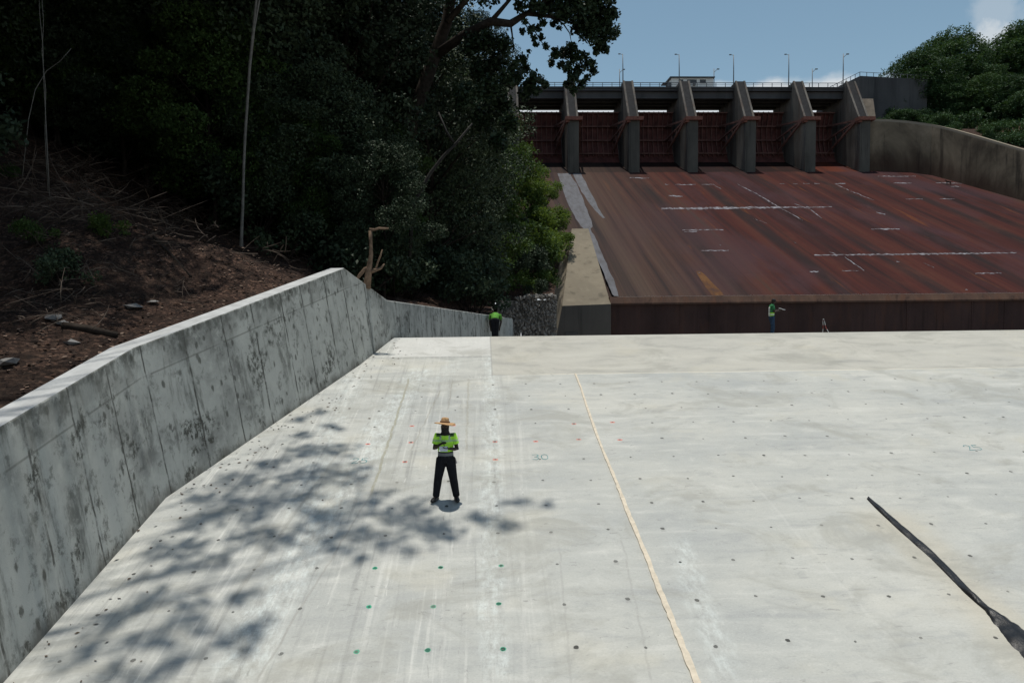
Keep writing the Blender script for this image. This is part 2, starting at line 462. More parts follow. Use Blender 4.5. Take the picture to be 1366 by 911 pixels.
    base = n.mix(n.mul(n.ss(dirt, 0.50, 0.64), 0.46), base, (0.265, 0.262, 0.235))
    base = n.mix(1.0, base, (1.015, 1.01, 0.985), 'MULTIPLY')
    n.color(base)
    n.rough(n.ss(big, 0.3, 0.7, 0.7, 0.9))
    n.bump(n.math('ADD', fine, n.mul(grit, 0.5)), 0.22, 0.012)
    return n.mat

def mat_wall():
    n = NT('stained_formwork_concrete', 0.85, 0.2)
    uvn = n.coord('UV'); s, h, _ = n.sep(uvn)
    v = n.comb(s, h, 0.0)
    big = n.noise(n.scale(v, (0.7, 0.5, 1)), 1.0, 6, 0.62, 0.4)
    c = n.ramp(big, [(0.30, (0.18, 0.186, 0.182)), (0.46, (0.34, 0.352, 0.342)), (0.66, (0.44, 0.452, 0.438))])
    strk = n.noise(n.scale(v, (2.4, 0.42, 1)), 1.0, 8, 0.68, 0.35)
    c = n.mix(n.mul(n.ss(strk, 0.52, 0.66), 0.72), c, (0.095, 0.098, 0.09))
    mm = n.noise(n.scale(v, (3.0, 2.4, 1)), 1.0, 8, 0.72)
    c = n.mix(n.mul(n.ss(mm, 0.53, 0.64), 0.65), c, (0.11, 0.115, 0.108))
    c = n.mix(n.mul(n.ss(mm, 0.48, 0.34), 0.7), c, (0.43, 0.44, 0.425))
    c = n.mix(n.mul(n.ss(strk, 0.44, 0.32), 0.40), c, (0.42, 0.43, 0.42))
    blot = n.noise(n.scale(v, (0.9, 0.7, 1)), 1.0, 9, 0.70, 0.7)
    c = n.mix(n.mul(n.ss(blot, 0.53, 0.62), n.ss(n.noise(n.scale(v, (9, 5, 1)), 1.0, 5, 0.75), 0.45, 0.55), 0.9), c, (0.055, 0.056, 0.048))
    vo = n.voro(n.scale(v, (2.6, 1.6, 1)), 1.6)
    spots = n.math('ADD', vo[0], n.mul(n.math('SUBTRACT', n.noise(n.scale(v, (16, 5, 1)), 1.0, 4, 0.7), 0.5), 0.42))
    c = n.mix(n.mul(n.ss(spots, 0.12, 0.25, 1, 0), n.ss(n.sep(vo[1])[0], 0.48, 0.52), 0.8), c, (0.07, 0.07, 0.062))
    # panel joints
    ph = n.math('SUBTRACT', n.math('FRACT', n.math('ADD', n.math('DIVIDE', s, 1.22), n.mul(n.math('SUBTRACT', n.noise(n.comb(s, 0.0, 0.0), 0.5, 2), 0.5), 0.9))), 0.5)
    jn = n.ss(n.math('ABSOLUTE', n.math('ADD', ph, n.mul(n.math('SUBTRACT', n.noise(n.scale(v, (0.4, 2.5, 1)), 1.0, 4), 0.5), 0.06))), 0.010, 0.028, 1, 0)
    c = n.mix(n.mul(jn, n.ss(n.noise(n.scale(v, (1, 1.4, 1)), 1.3, 5, 0.65), 0.36, 0.55), 0.85), c, (0.055, 0.053, 0.047))
    hj = n.band(h, 2.40, 2.43, 0.015)
    c = n.mix(n.mul(hj, n.ss(n.noise(n.scale(v, (1.5, 0.5, 1)), 1.0, 4), 0.35, 0.5), 0.6), c, (0.11, 0.11, 0.10))
    c = n.mix(n.mul(n.ss(h, 2.42, 2.47), n.ss(n.noise(n.scale(v, (1.2, 1.2, 1)), 1.0, 5), 0.45, 0.6), n.ss(h, 2.99, 2.96), 0.35), c, (0.16, 0.16, 0.15))
    tb = n.math('ADD', h, n.mul(n.math('SUBTRACT', n.noise(n.scale(v, (1.6, 0.5, 1)), 1.0, 7, 0.7), 0.5), 1.6))
    c = n.mix(n.mul(n.ss(tb, 2.55, 3.0), n.ss(mm, 0.38, 0.56), 0.75), c, (0.075, 0.078, 0.07))
    # dirt line at the foot
    ft = n.math('ADD', h, n.mul(n.math('SUBTRACT', n.noise(n.scale(v, (1.2, 0.6, 1)), 1.0, 6, 0.65), 0.5), 1.2))
    c = n.mix(n.mul(n.ss(ft, 0.03, 0.40, 1, 0), 0.80), c, (0.085, 0.08, 0.07))
    grit = n.noise(v, 45.0, 4, 0.7)
    c = n.mix(n.mul(n.ss(grit, 0.55, 0.75), 0.3), c, (0.16, 0.16, 0.15))
    c = n.mix(1.0, c, (1.05, 1.03, 0.97), 'MULTIPLY')
    n.color(c); n.bump(n.math('ADD', grit, n.mul(jn, -1.2)), 0.3, 0.015)
    return n.mat

def mat_chute():
    n = NT('rust_stained_spillway_concrete', 0.95, 0.04)
    co = n.coord(); x, y, z = n.sep(co)
    v = n.scale(co, (0.17, 0.005, 0.0))
    a = n.noise(v, 1.0, 7, 0.65)
    c = n.ramp(a, [(0.34, (0.017, 0.016, 0.017)), (0.43, (0.036, 0.019, 0.019)), (0.52, (0.058, 0.023, 0.020)), (0.60, (0.068, 0.030, 0.024)), (0.68, (0.046, 0.039, 0.032))])
    f = n.noise(n.scale(co, (0.42, 0.006, 0)), 1.0, 6, 0.66)
    c = n.mix(n.mul(n.ss(f, 0.51, 0.64), 0.62), c, (0.021, 0.017, 0.018))
    c = n.mix(n.mul(n.ss(f, 0.46, 0.30), 0.4), c, (0.082, 0.046, 0.037))
    bl = n.noise(n.scale(co, (0.05, 0.03, 0)), 1.0, 5, 0.6)
    c = n.mix(n.mul(n.ss(bl, 0.50, 0.66), 0.5), c, (0.050, 0.036, 0.046))
    # old construction joints running down the slope and greenish dark lanes
    px_ = n.math('SUBTRACT', n.math('FRACT', n.math('DIVIDE', n.math('ADD', x, 36.5), 12.6)), 0.5)
    lane = n.ss(n.math('ABSOLUTE', n.math('ADD', px_, n.mul(n.math('SUBTRACT', n.noise(n.scale(co, (0.02, 0.04, 0)), 1.0, 3), 0.5), 0.16))), 0.03, 0.16, 1, 0)
    c = n.mix(n.mul(lane, n.ss(n.noise(n.scale(co, (0.25, 0.02, 0)), 1.0, 5, 0.6), 0.36, 0.56), 0.85), c, (0.024, 0.021, 0.022))
    # rust runs low on the slope
    run = n.noise(n.scale(co, (0.55, 0.045, 0)), 1.0, 6, 0.6)
    c = n.mix(n.mul(n.ss(run, 0.60, 0.70), 0.6), c, (0.125, 0.050, 0.020))
    # left part greyer, algae
    c = n.mix(n.mul(n.ss(x, -36, -10, 1, 0), 0.70), c, n.ramp(f, [(0.38, (0.085, 0.064, 0.050)), (0.5, (0.062, 0.048, 0.040)), (0.62, (0.034, 0.034, 0.034))]))
    gr = n.noise(co, 3.0, 5, 0.7)
    c = n.mix(n.mul(n.ss(gr, 0.5, 0.75), 0.35), c, (0.03, 0.024, 0.022))
    pt = n.noise(n.scale(co, (0.06, 0.024, 0)), 1.0, 8, 0.66)
    c = n.mix(n.mul(n.ss(pt, 0.48, 0.60), 0.6), c, (0.056, 0.034, 0.038))
    c = n.mix(n.mul(n.ss(pt, 0.46, 0.34), 0.35), c, (0.090, 0.044, 0.032))
    lift = n.math('FRACT', n.math('DIVIDE', y, 7.4))
    c = n.mix(n.mul(n.ss(lift, 0.012, 0.0), 0.5), c, (0.02, 0.016, 0.016))
    pj = n.math('FRACT', n.math('DIVIDE', n.math('ADD', x, 3.0), 6.3))
    c = n.mix(n.mul(n.ss(pj, 0.02, 0.0), n.ss(n.noise(n.scale(co, (0.1, 0.08, 0)), 1.0, 3), 0.4, 0.5), 0.6), c, (0.018, 0.015, 0.015))
    bay_shade_rust = n.ss(n.math('ADD', y, n.mul(n.math('SUBTRACT', n.noise(n.scale(co, (0.6, 0.1, 0)), 1.0, 4), 0.5), 1.5)), 65.6, 66.6)
    c = n.mix(n.mul(bay_shade_rust, n.ss(x, 24, 21.0), 0.75), c, (0.016, 0.014, 0.014))  # bridge shade over the bays painted into the slope colour
    c = n.mix(n.mul(bay_shade_rust, n.ss(x, 22, 24), n.ss(f, 0.35, 0.55), 0.7), c, (0.10, 0.032, 0.018))
    c = n.mix(n.mul(n.ss(x, -36, -6, 1, 0), 0.62), c, n.ramp(f, [(0.38, (0.080, 0.066, 0.054)), (0.5, (0.058, 0.048, 0.042)), (0.60, (0.030, 0.030, 0.030))]))
    c = n.mix(1.0, c, (1.02, 0.90, 0.88), 'MULTIPLY')
    n.color(c); n.bump(gr, 0.2, 0.03)
    return n.mat

def mat_old_concrete(name, base, dark, rust=0.0, scale=1.0, vert=True):
    n = NT(name, 0.88, 0.15)
    co = n.coord()
    a = n.noise(n.scale(co, (0.25*scale, 0.25*scale, 0.12*scale)), 1.0, 7, 0.65)
    mid = tuple((p+q)/2 for p, q in zip(base, dark))
    c = n.ramp(a, [(0.32, dark), (0.5, mid), (0.66, base)])
    s = n.noise(n.scale(co, (1.3*scale, 1.3*scale, 0.07*scale if vert else 1.3*scale)), 1.0, 7, 0.68)
    c = n.mix(n.mul(n.ss(s, 0.52, 0.70), 0.7), c, tuple(p*0.55 for p in dark))
    c = n.mix(n.mul(n.ss(s, 0.46, 0.32), 0.45), c, tuple(p*1.2 for p in base))
    if rust:
        r = n.noise(n.scale(co, (0.8, 0.8, 0.2)), 1.0, 5)
        c = n.mix(n.mul(n.ss(r, 0.5, 0.66), rust), c, (0.11, 0.05, 0.03))
    g = n.noise(co, 6.0, 5, 0.7)
    c = n.mix(n.mul(n.ss(g, 0.5, 0.75), 0.3), c, dark)
    n.color(c); n.bump(g, 0.25, 0.03)
    return n.mat

def mat_leaf(name, c, var=0.45, rough=0.6, spec=0.15, trans=0.0):
    n = NT(name, rough, spec)
    oi = n.node('ShaderNodeObjectInfo')
    f = n.noise(n.coord(), 0.9, 3, 0.6)
    f2 = n.noise(n.coord(), 7.0, 2, 0.6)
    k = n.math('ADD', n.mul(f, 0.6), n.math('ADD', n.mul(f2, 0.5), n.mul(n.math('SUBTRACT', oi.outputs['Random'], 0.5), 0.25)))
    lo = tuple(x*(1-var) for x in c); hi = (c[0]*(1+var*1.3), c[1]*(1+var), c[2]*(1+var*0.6))
    col = n.ramp(k, [(0.32, lo), (0.55, c), (0.78, hi)])
    n.color(col)
    if trans:
        t = n.node('ShaderNodeBsdfTranslucent'); n.lk(n.mix(1.0, col, (1.5, 1.35, 0.6), 'MULTIPLY'), t.inputs['Color'])
        ms = n.node('ShaderNodeMixShader'); ms.inputs[0].default_value = trans
        out = n.t.nodes['Material Output']
        n.lk(n.b.outputs[0], ms.inputs[1]); n.lk(t.outputs[0], ms.inputs[2]); n.lk(ms.outputs[0], out.inputs['Surface'])
    return n.mat

def mat_soil():
    n = NT('leaf_strewn_brown_soil', 0.95, 0.1)
    co = n.coord()
    a = n.noise(co, 0.35, 7, 0.65)
    c = n.ramp(a, [(0.3, (0.020, 0.016, 0.014)), (0.5, (0.046, 0.031, 0.024)), (0.7, (0.080, 0.053, 0.040))])
    vo = n.voro(co, 6.0)
    c = n.mix(n.mul(n.ss(n.sep(vo[1])[0], 0.45, 0.8), n.ss(n.noise(co, 0.8, 4), 0.45, 0.6), 0.6), c, (0.13, 0.09, 0.066))
    c = n.mix(n.mul(n.ss(n.sep(vo[1])[1], 0.5, 0.8), 0.5), c, (0.03, 0.025, 0.021))
    g = n.noise(co, 12.0, 6, 0.75)
    c = n.mix(n.mul(n.ss(g, 0.5, 0.72), 0.5), c, (0.03, 0.024, 0.02))
    v2 = n.voro(co, 17.0)
    c = n.mix(n.mul(n.ss(n.sep(v2[1])[0], 0.62, 0.75), n.ss(n.noise(co, 1.2, 4), 0.40, 0.58), 0.65), c, (0.16, 0.105, 0.078))
    c = n.mix(n.mul(n.ss(n.sep(v2[1])[1], 0.6, 0.7), 0.6), c, (0.018, 0.014, 0.013))
    c = n.mix(1.0, c, (1.18, 1.08, 1.06), 'MULTIPLY')
    n.color(c); n.bump(n.math('ADD', g, n.math('ADD', n.mul(vo[0], 0.8), n.mul(v2[0], 0.5))), 1.0, 0.12)
    return n.mat

M = {}
M['slab'] = mat_slab()
M['wall'] = mat_wall()
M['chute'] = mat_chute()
M['coping'] = plain('pale_concrete_coping', (0.42, 0.43, 0.43), 0.85, 0.18, 3.0)
M['pier'] = mat_old_concrete('weathered_grey_pier_concrete', (0.185, 0.170, 0.150), (0.052, 0.047, 0.045), 0.25, 0.5)
M['pier_shaded'] = mat_old_concrete('greenish_shaded_pier_nose', (0.125, 0.118, 0.102), (0.052, 0.050, 0.045), 0.0, 0.5)  # darker copy of the pier colour, with the nose's shade put in
M['stair'] = plain('shaded_stair_channel', (0.022, 0.022, 0.024), 0.9, 0.3, 1.5)  # shade on the stair put into a near-black colour
M['deck'] = mat_old_concrete('bridge_girder_concrete', (0.105, 0.105, 0.105), (0.05, 0.05, 0.052), 0.0, 0.3)
M['front'] = mat_old_concrete('dark_red_stained_lip_wall', (0.070, 0.042, 0.038), (0.034, 0.022, 0.021), 0.2, 0.6)
M['lip'] = mat_old_concrete('rusty_lip_concrete', (0.115, 0.068, 0.048), (0.06, 0.038, 0.032), 0.5, 1.0)
M['block'] = mat_old_concrete('tan_end_block_concrete', (0.20, 0.172, 0.128), (0.145, 0.125, 0.095), 0.06, 0.4, False)
M['block_front_shaded'] = mat_old_concrete('grey_shaded_block_face', (0.12, 0.11, 0.098), (0.075, 0.07, 0.065), 0.0, 0.5)  # darker copy of the block colour, front shade put in
M['twall'] = mat_old_concrete('streaked_side_wall_concrete', (0.18, 0.165, 0.14), (0.055, 0.05, 0.047), 0.25, 0.45)
M['rust_steel'] = plain('rusty_red_gate_steel', (0.105, 0.038, 0.032), 0.8, 0.55, 0.6)
M['rust_beam'] = plain('rusty_red_steel_beam', (0.165, 0.085, 0.070), 0.8, 0.4, 1.0)
M['corbel'] = plain('rust_red_trunnion_bracket', (0.20, 0.085, 0.062), 0.75, 0.3, 2.0)
M['metal'] = plain('galvanised_grey_metal', (0.16, 0.165, 0.17), 0.5, 0.2, 4.0)
M['white_wall'] = plain('off_white_render', (0.78, 0.79, 0.76), 0.85, 0.12, 0.8)
M['dark_glass'] = plain('dark_window_glass', (0.03, 0.035, 0.04), 0.2, 0.2, 1.0, 0.5)
M['roof'] = plain('grey_sheet_roof', (0.10, 0.11, 0.12), 0.6, 0.2, 2.0)
def mat_mark():
    n = NT('chalky_white_patching', 0.9, 0.1)
    f = n.noise(n.scale(n.coord(), (1.6, 0.7, 1)), 1.0, 6, 0.7)
    n.color(n.ramp(f, [(0.40, (0.07, 0.05, 0.05)), (0.53, (0.16, 0.15, 0.165)), (0.68, (0.30, 0.30, 0.325))]))
    return n.mat
M['mark'] = mat_mark()
def mat_twall():
    n = NT('streaked_side_wall_concrete', 0.9, 0.1)
    uvn = n.coord('UV'); s_, h, _ = n.sep(uvn)
    a = n.noise(n.scale(n.comb(s_, h, 0), (0.09, 0.8, 1)), 1.0, 7, 0.65, 0.5)
    c = n.ramp(a, [(0.34, (0.060, 0.053, 0.045)), (0.48, (0.165, 0.145, 0.115)), (0.62, (0.28, 0.245, 0.195))])
    st = n.noise(n.scale(n.comb(s_, h, 0), (0.55, 0.45, 1)), 1.0, 8, 0.7, 0.3)
    c = n.mix(n.mul(n.ss(st, 0.53, 0.64), 0.7), c, (0.034, 0.032, 0.031))
    c = n.mix(n.mul(n.ss(st, 0.42, 0.34), n.ss(h, 0.25, 0.6), 0.5), c, (0.24, 0.21, 0.165))
    hb = n.math('ADD', h, n.mul(n.math('SUBTRACT', n.noise(n.scale(n.comb(s_, h, 0), (0.25, 1, 1)), 1.0, 6), 0.5), 0.6))
    c = n.mix(n.mul(n.ss(hb, 0.62, 0.18), 0.72), c, (0.046, 0.027, 0.023))
    c = n.mix(n.mul(n.ss(h, 0.955, 0.97), 0.7), c, (0.30, 0.285, 0.25))
    c = n.mix(1.0, c, (1.04, 0.96, 0.86), 'MULTIPLY')
    n.color(c); return n.mat
M['twall'] = mat_twall()
def mat_grey_lane():
    n = NT('grey_repair_mortar', 0.8, 0.2)
    f = n.noise(n.scale(n.coord(), (1.2, 0.12, 1)), 1.0, 6, 0.7)
    n.color(n.ramp(f, [(0.34, (0.075, 0.072, 0.076)), (0.5, (0.098, 0.098, 0.108)), (0.68, (0.122, 0.124, 0.138))]))
    return n.mat
M['lane'] = mat_grey_lane()
def mat_rust_streak():
    n = NT('orange_rust_run', 0.9, 0.1)
    f = n.noise(n.scale(n.coord(), (0.9, 0.12, 1)), 1.0, 6, 0.7)
    n.color(n.ramp(f, [(0.36, (0.058, 0.033, 0.026)), (0.5, (0.092, 0.044, 0.021)), (0.66, (0.125, 0.062, 0.026))]))
    return n.mat
M['soil'] = mat_soil()
M['bark'] = plain('dark_brown_bark', (0.034, 0.027, 0.022), 0.9, 0.5, 5.0, 0.1, 0.5)
M['pale_bark'] = plain('pale_grey_bark', (0.18, 0.172, 0.155), 0.85, 0.3, 4.0, 0.15, 0.3)
M['dead_wood'] = plain('grey_brown_dead_wood', (0.17, 0.118, 0.083), 0.9, 0.4, 6.0, 0.1, 0.4)
M['twig'] = plain('brown_dead_twigs', (0.105, 0.082, 0.066), 0.9, 0.5, 3.0, 0.1)
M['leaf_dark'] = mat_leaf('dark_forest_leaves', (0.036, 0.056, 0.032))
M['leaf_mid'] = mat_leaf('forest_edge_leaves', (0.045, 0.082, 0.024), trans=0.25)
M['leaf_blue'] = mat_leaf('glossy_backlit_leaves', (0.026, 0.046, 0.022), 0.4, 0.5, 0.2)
M['leaf_bright'] = mat_leaf('sunlit_bright_leaves', (0.085, 0.140, 0.038), trans=0.35)  # sunlight on the edge bushes mixed into the leaf colour
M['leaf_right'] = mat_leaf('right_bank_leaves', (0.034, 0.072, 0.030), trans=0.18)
M['litter'] = plain('dry_fallen_leaves', (0.15, 0.105, 0.08), 0.9, 0.5, 2.0)
M['stone'] = plain('grey_rubble_stone', (0.20, 0.19, 0.175), 0.85, 0.7, 1.4, 0.2, 0.3)
M['timber'] = plain('pale_timber_filler', (0.56, 0.495, 0.395), 0.85, 0.16, 9.0)
def mat_black():
    n = NT('wrinkled_black_bitumen', 0.38, 0.35)
    f = n.noise(n.scale(n.coord(), (9, 3, 4)), 1.0, 6, 0.7, 0.5)
    n.color(n.ramp(f, [(0.35, (0.006, 0.006, 0.007)), (0.7, (0.016, 0.017, 0.019))]))
    n.bump(f, 0.7, 0.03)
    return n.mat
M['black'] = mat_black()
M['paint_teal'] = plain('faded_teal_marker_paint', (0.10, 0.24, 0.25), 0.8, 0.4, 20.0)
M['ground'] = plain('river_valley_ground', (0.06, 0.055, 0.04), 0.95, 0.4, 0.02)
M['floor'] = mat_old_concrete('basin_floor_concrete', (0.26, 0.25, 0.23), (0.15, 0.145, 0.135), 0.0, 0.5, False)
M['skin'] = plain('dark_brown_skin', (0.035, 0.022, 0.016), 0.6, 0.15, 12.0, 0.3)
M['trouser_black'] = plain('black_work_trousers', (0.012, 0.013, 0.016), 0.85, 0.4, 9.0, 0.15, 0.4)
M['jeans'] = plain('blue_denim', (0.030, 0.055, 0.095), 0.85, 0.35, 14.0, 0.15, 0.3)
M['boot'] = plain('black_leather_boot', (0.014, 0.014, 0.015), 0.5, 0.3, 14.0, 0.35)
M['straw'] = plain('tan_woven_straw', (0.44, 0.27, 0.135), 0.85, 0.3, 30.0, 0.2, 0.4)
M['cap'] = plain('dark_cloth_cap', (0.02, 0.018, 0.018), 0.8, 0.3, 10.0)
M['eye'] = plain('eye_white', (0.16, 0.14, 0.12), 0.3, 0.1, 10.0, 0.5)
M['paper'] = plain('white_paper', (0.72, 0.72, 0.74), 0.8, 0.05, 6.0)
M['redwhite'] = None
def mat_hivis(kind):
    n = NT('lime_safety_shirt_'+kind, 0.75, 0.2)
    x, y, z = n.sep(n.coord())
    f = n.noise(n.coord(), 11.0, 4, 0.6)
    c = n.ramp(f, [(0.35, (0.38, 0.80, 0.05)), (0.65, (0.50, 0.93, 0.10))])
    if kind == 'front':
        grey = n.ramp(f, [(0.3, (0.30, 0.42, 0.26)), (0.7, (0.50, 0.62, 0.44))])
        navy = (0.018, 0.022, 0.028)
        ax = n.math('ABSOLUTE', x)
        c = n.mix(n.mul(n.band(z, 1.285, 1.33, 0.006), 0.75), c, grey)                       # chest reflective band
        c = n.mix(n.mul(n.band(ax, 0.075, 0.115, 0.005), n.ss(z, 1.33, 1.34)), c, grey)
        c = n.mix(n.mul(n.ss(z, 1.385, 1.40), n.band(ax, 0.10, 0.185, 0.01)), c, (0.05, 0.10, 0.04))  # dark shoulder patches
        c = n.mix(n.ss(n.math('ADD', z, n.mul(ax, -0.25)), 1.45, 1.46), c, navy)     # collar
        c = n.mix(n.ss(z, 1.075, 1.07), c, navy)
        c = n.mix(n.band(z, 0.985, 1.045, 0.005), c, (0.17, 0.18, 0.19))         # lower reflective band
    else:
        white = (0.62, 0.66, 0.62)
        ax = n.math('ABSOLUTE', x)
        c = n.mix(n.ss(z, 1.12, 1.13), c, (0.03, 0.16, 0.06))
        c = n.mix(n.band(n.math('ABSOLUTE', y), 0.105, 0.14, 0.006), c, white)
        c = n.mix(n.band(z, 1.02, 1.07, 0.006), c, white)
    n.color(c); n.bump(f, 0.5, 0.02)
    return n.mat
M['hivis_front'] = mat_hivis('front'); M['hivis_vest'] = mat_hivis('vest')
def mat_redwhite():
    n = NT('red_white_banded_pole', 0.5, 0.3)
    x, y, z = n.sep(n.coord())
    f = n.math('FRACT', n.math('DIVIDE', z, 0.4))
    n.color(n.mix(n.math('GREATER_THAN', f, 0.5), (0.30, 0.07, 0.06), (0.5, 0.5, 0.49)))
    return n.mat
M['redwhite'] = mat_redwhite()

# ------------------------------------------------------------------ ground, slab, basin floor
g = MB(); g.add([(-3000, -3000, -16), (3000, -3000, -16), (3000, 3000, -16), (-3000, 3000, -16)], [(0, 1, 2, 3)])
tag(g.build('ground', M['ground'], fix=False), kind='structure')

v_crest = uv_slab(690, 448.6)[1]
Yc = v_crest*math.cos(ALPHA)
slab_me = grid_mesh('concrete_slab', 40, 60, lambda i, j: (-16 + 62*i/39, -16 + (v_crest+16)*j/59, 0))
slab = link('concrete_slab', slab_me, M['slab'])
slab.location = (0, 0, -HS/math.cos(ALPHA)); slab.rotation_euler = (ALPHA, 0, 0)
tag(slab, kind='structure')
zc = slab_z(Yc)
floor_prof = [(Yc+0.002, zc-0.003), (Yc+0.25, zc-0.02), (Yc+0.7, zc-0.16), (Yc+5, zc-0.70), (34, -1.98), (38, -2.25), (60, -5.6), (66, -6.0), (86, -6.0)]
fl_me = grid_mesh('basin_floor', 30, len(floor_prof), lambda i, j: (-8 + 150*i/29, floor_prof[j][0], floor_prof[j][1]))
tag(link('basin_floor', fl_me, M['floor']), kind='structure')
def floor_z(Y):
    for (a, za), (b, zb) in zip(floor_prof, floor_prof[1:]):
        if a <= Y <= b: return za + (zb-za)*(Y-a)/(b-a)
    return -6.0

# painted numbers on the slab, drawn by brush strokes
DIG = {'2': [[(0, .78), (.12, .97), (.38, 1), (.56, .84), (.5, .6), (.25, .3), (0, 0), (.6, .02)]],
       '5': [[(.6, 1), (.12, .98), (.06, .58), (.35, .66), (.58, .48), (.56, .18), (.32, 0), (.02, .06)]],
       '3': [[(.04, .95), (.45, 1), (.58, .8), (.42, .56), (.2, .52), (.45, .5), (.6, .25), (.42, .02), (0, .06)]],
       '0': [[(.3, 1), (.06, .8), (0, .45), (.1, .1), (.34, 0), (.58, .2), (.62, .6), (.5, .92), (.28, 1)]]}
def painted(txt, px, py, w, h):
    mb = MB(); (cu, cv) = uv_slab(px, py)
    for k, ch in enumerate(txt):
        for st in DIG[ch]:
            pts = [Vector((cu + (k-len(txt)/2)*w*1.25 + a*w*1.5, cv - h/2 + b*h, 0.004)) for a, b in st]
            for p, q in zip(pts, pts[1:]):
                d = (q-p).normalized(); s = Vector((-d.y, d.x, 0))*random.uniform(0.007, 0.013)
                p2, q2 = p-d*0.006, q+d*0.006
                z = Vector((0, 0, 0.0002*random.random()))
                mb.add([p2-s+z, q2-s*0.8+z, q2+s*0.8+z, p2+s+z], [(0, 1, 2, 3)])
    mb.build('painted_number', M['paint_teal'], slab, fix=False)
painted('25', 481.5, 614.5, 0.15, 0.24)
painted('30', 722, 609.5, 0.16, 0.26)
painted('25', 1299, 597, 0.15, 0.26)

# pale joint filler strip running up the slab
mb = MB()
pts = [(767.5, 499, 2.2), (775, 518, 2.4), (784, 546, 3.0), (793, 572, 3.6), (803, 598, 3.6), (813, 622, 4.2), (822, 643, 4.6), (830, 664, 5.2), (840, 690, 6.0), (853, 720, 6.0), (866, 752, 6.6), (878, 784, 7.4), (890, 812, 8.0), (902, 842, 8.6), (914, 872, 9.4), (930, 911, 10.5), (985, 1050, 14)]
ring = []
dp_ = []
for (a_, b_) in zip(pts, pts[1:]):
    for k in range(5):
        q_ = [u+(v-u)*k/5 for u, v in zip(a_, b_)]; dp_.append((q_[0]+random.uniform(-.06, .06)*q_[2], q_[1], q_[2]*random.uniform(.78, 1.08)))
for (px, py, w) in dp_:
    a, b = on_slab(px-w/2, py), on_slab(px+w/2, py)
    ring.append((a, b))
vsl = []
for a, b in ring: vsl += [a-NS*0.02, a+NS*0.028, b+NS*0.028, b-NS*0.02]
fs = []
for i in range(len(ring)-1):
    for k in range(4):
        k2 = (k+1) % 4
        fs.append((4*i+k, 4*i+k2, 4*i+4+k2, 4*i+4+k))
fs += [(0, 1, 2, 3), tuple(4*(len(ring)-1)+k for k in (3, 2, 1, 0))]
mb.add(vsl, fs)
tag(mb.build('joint_strip', M['timber']), 'long thin cream joint strip running up the pale concrete slab', 'joint strip')

# black crumpled strip on the right of the slab
mb = MB()
path = [(1157.5, 664.5, 5), (1168, 674, 8), (1180, 685, 9.5), (1200, 703, 11), (1222, 722, 12.5), (1245, 742, 13.5), (1268, 765, 13.5), (1290, 788, 12.5), (1306, 803, 11), (1316, 812, 9.5), (1324, 820, 17), (1338, 832, 27), (1354, 846, 37), (1374, 863, 47), (1400, 888, 56), (1440, 930, 60)]
NSEG = 9
dense = []
for (a, b) in zip(path, path[1:]):
    for k in range(4):
        t = k/4; dense.append(tuple(p+(q-p)*t for p, q in zip(a, b)))
dense.append(path[-1])
grid = []
for (px, py, w) in dense:
    d = Vector((0.72, 0.69)); nrm = Vector((0.69, -0.72))
    row = []
    for k in range(NSEG):
        t = k/(NSEG-1)-0.5
        ww = w*(0.74 + (0.22*mnoise.noise(Vector((px*0.15, t*2, 4.0))) if w > 14 else 0.06*mnoise.noise(Vector((px*0.05, t, 4.0))))); q = on_slab(px+nrm.x*ww*t, py+nrm.y*ww*t)
        prof = (1-(2*t)**2)
        hgt = 0.012 + 0.05*prof*(0.5+0.9*mnoise.noise(q*3.1)) + 0.03*prof*mnoise.noise(q*9.0)
        edge = NS*max(0.006, hgt) if 0 < k < NSEG-1 else NS*(-0.01)
        row.append(q + edge)
    grid.append(row)
vsl = [p for r_ in grid for p in r_]
fs = [(i*NSEG+k, i*NSEG+k+1, (i+1)*NSEG+k+1, (i+1)*NSEG+k) for i in range(len(grid)-1) for k in range(NSEG-1)]
mb.add(vsl, fs)
tag(mb.build('sheeting_strip', M['black'], smooth=True), 'narrow crumpled black sheeting strip lying diagonally on the slab', 'sheeting')

# ------------------------------------------------------------------ left wall
B1 = on_slab(223, 664); Bp = on_slab(482, 486); B2 = on_slab(522, 453.5)
d1 = Vector((-0.004, 1, 0)).normalized()
B0 = B1 - d1*(B1.y+14); B0.z = slab_z(B0.y)
B3 = at_Y(686, 449, 42.5); B3.z = floor_z(42.5) - 0.1
wall_top = {'B0': 3.0, 'B1': 3.0, 'Bp': 3.02}
def outn(a, b):
    d = (b-a); d.z = 0; d.normalize(); return Vector((-d.y, d.x, 0))
n1, n2, n3 = outn(B0, B1), outn(B1, B2), outn(B2, B3)
stations = []     # base, top inner, outward, s
def tops(b, n, h, bat): return b + n*bat + Vector((0, 0, h))
T0 = tops(B0, n1, 3.0, 0.60); T1 = at_Y(178, 463.5, B1.y+0.05); Tp = at_Y(459, 357.5, Bp.y); T2 = at_Y(517, 400.5, B2.y); T3 = at_Y(684, 425, 42.5)
print('WALL tops', T1-B1, Tp-Bp, T2-B2, T3-B3)
n12 = (n1+n2).normalized(); n23 = (n2+n3).normalized()
keys = [(B0, T0, n1), (B1, T1, n12), (Bp, Tp, n2), (B2, T2, n23), (B3, T3, n3)]
rows = []; s_acc = 0.0
for (a, b) in zip(keys, keys[1:]):
    L = (b[0]-a[0]).length; nseg = max(3, int(L/0.7))
    for k in range(nseg):
        t = k/nseg
        rows.append((a[0].lerp(b[0], t), a[1].lerp(b[1], t), a[2].lerp(b[2], t).normalized(), s_acc+L*t))
    s_acc += L
rows.append((*keys[-1], s_acc))
mb = MB(); NV = 7; uvs = []
wall_pts = []
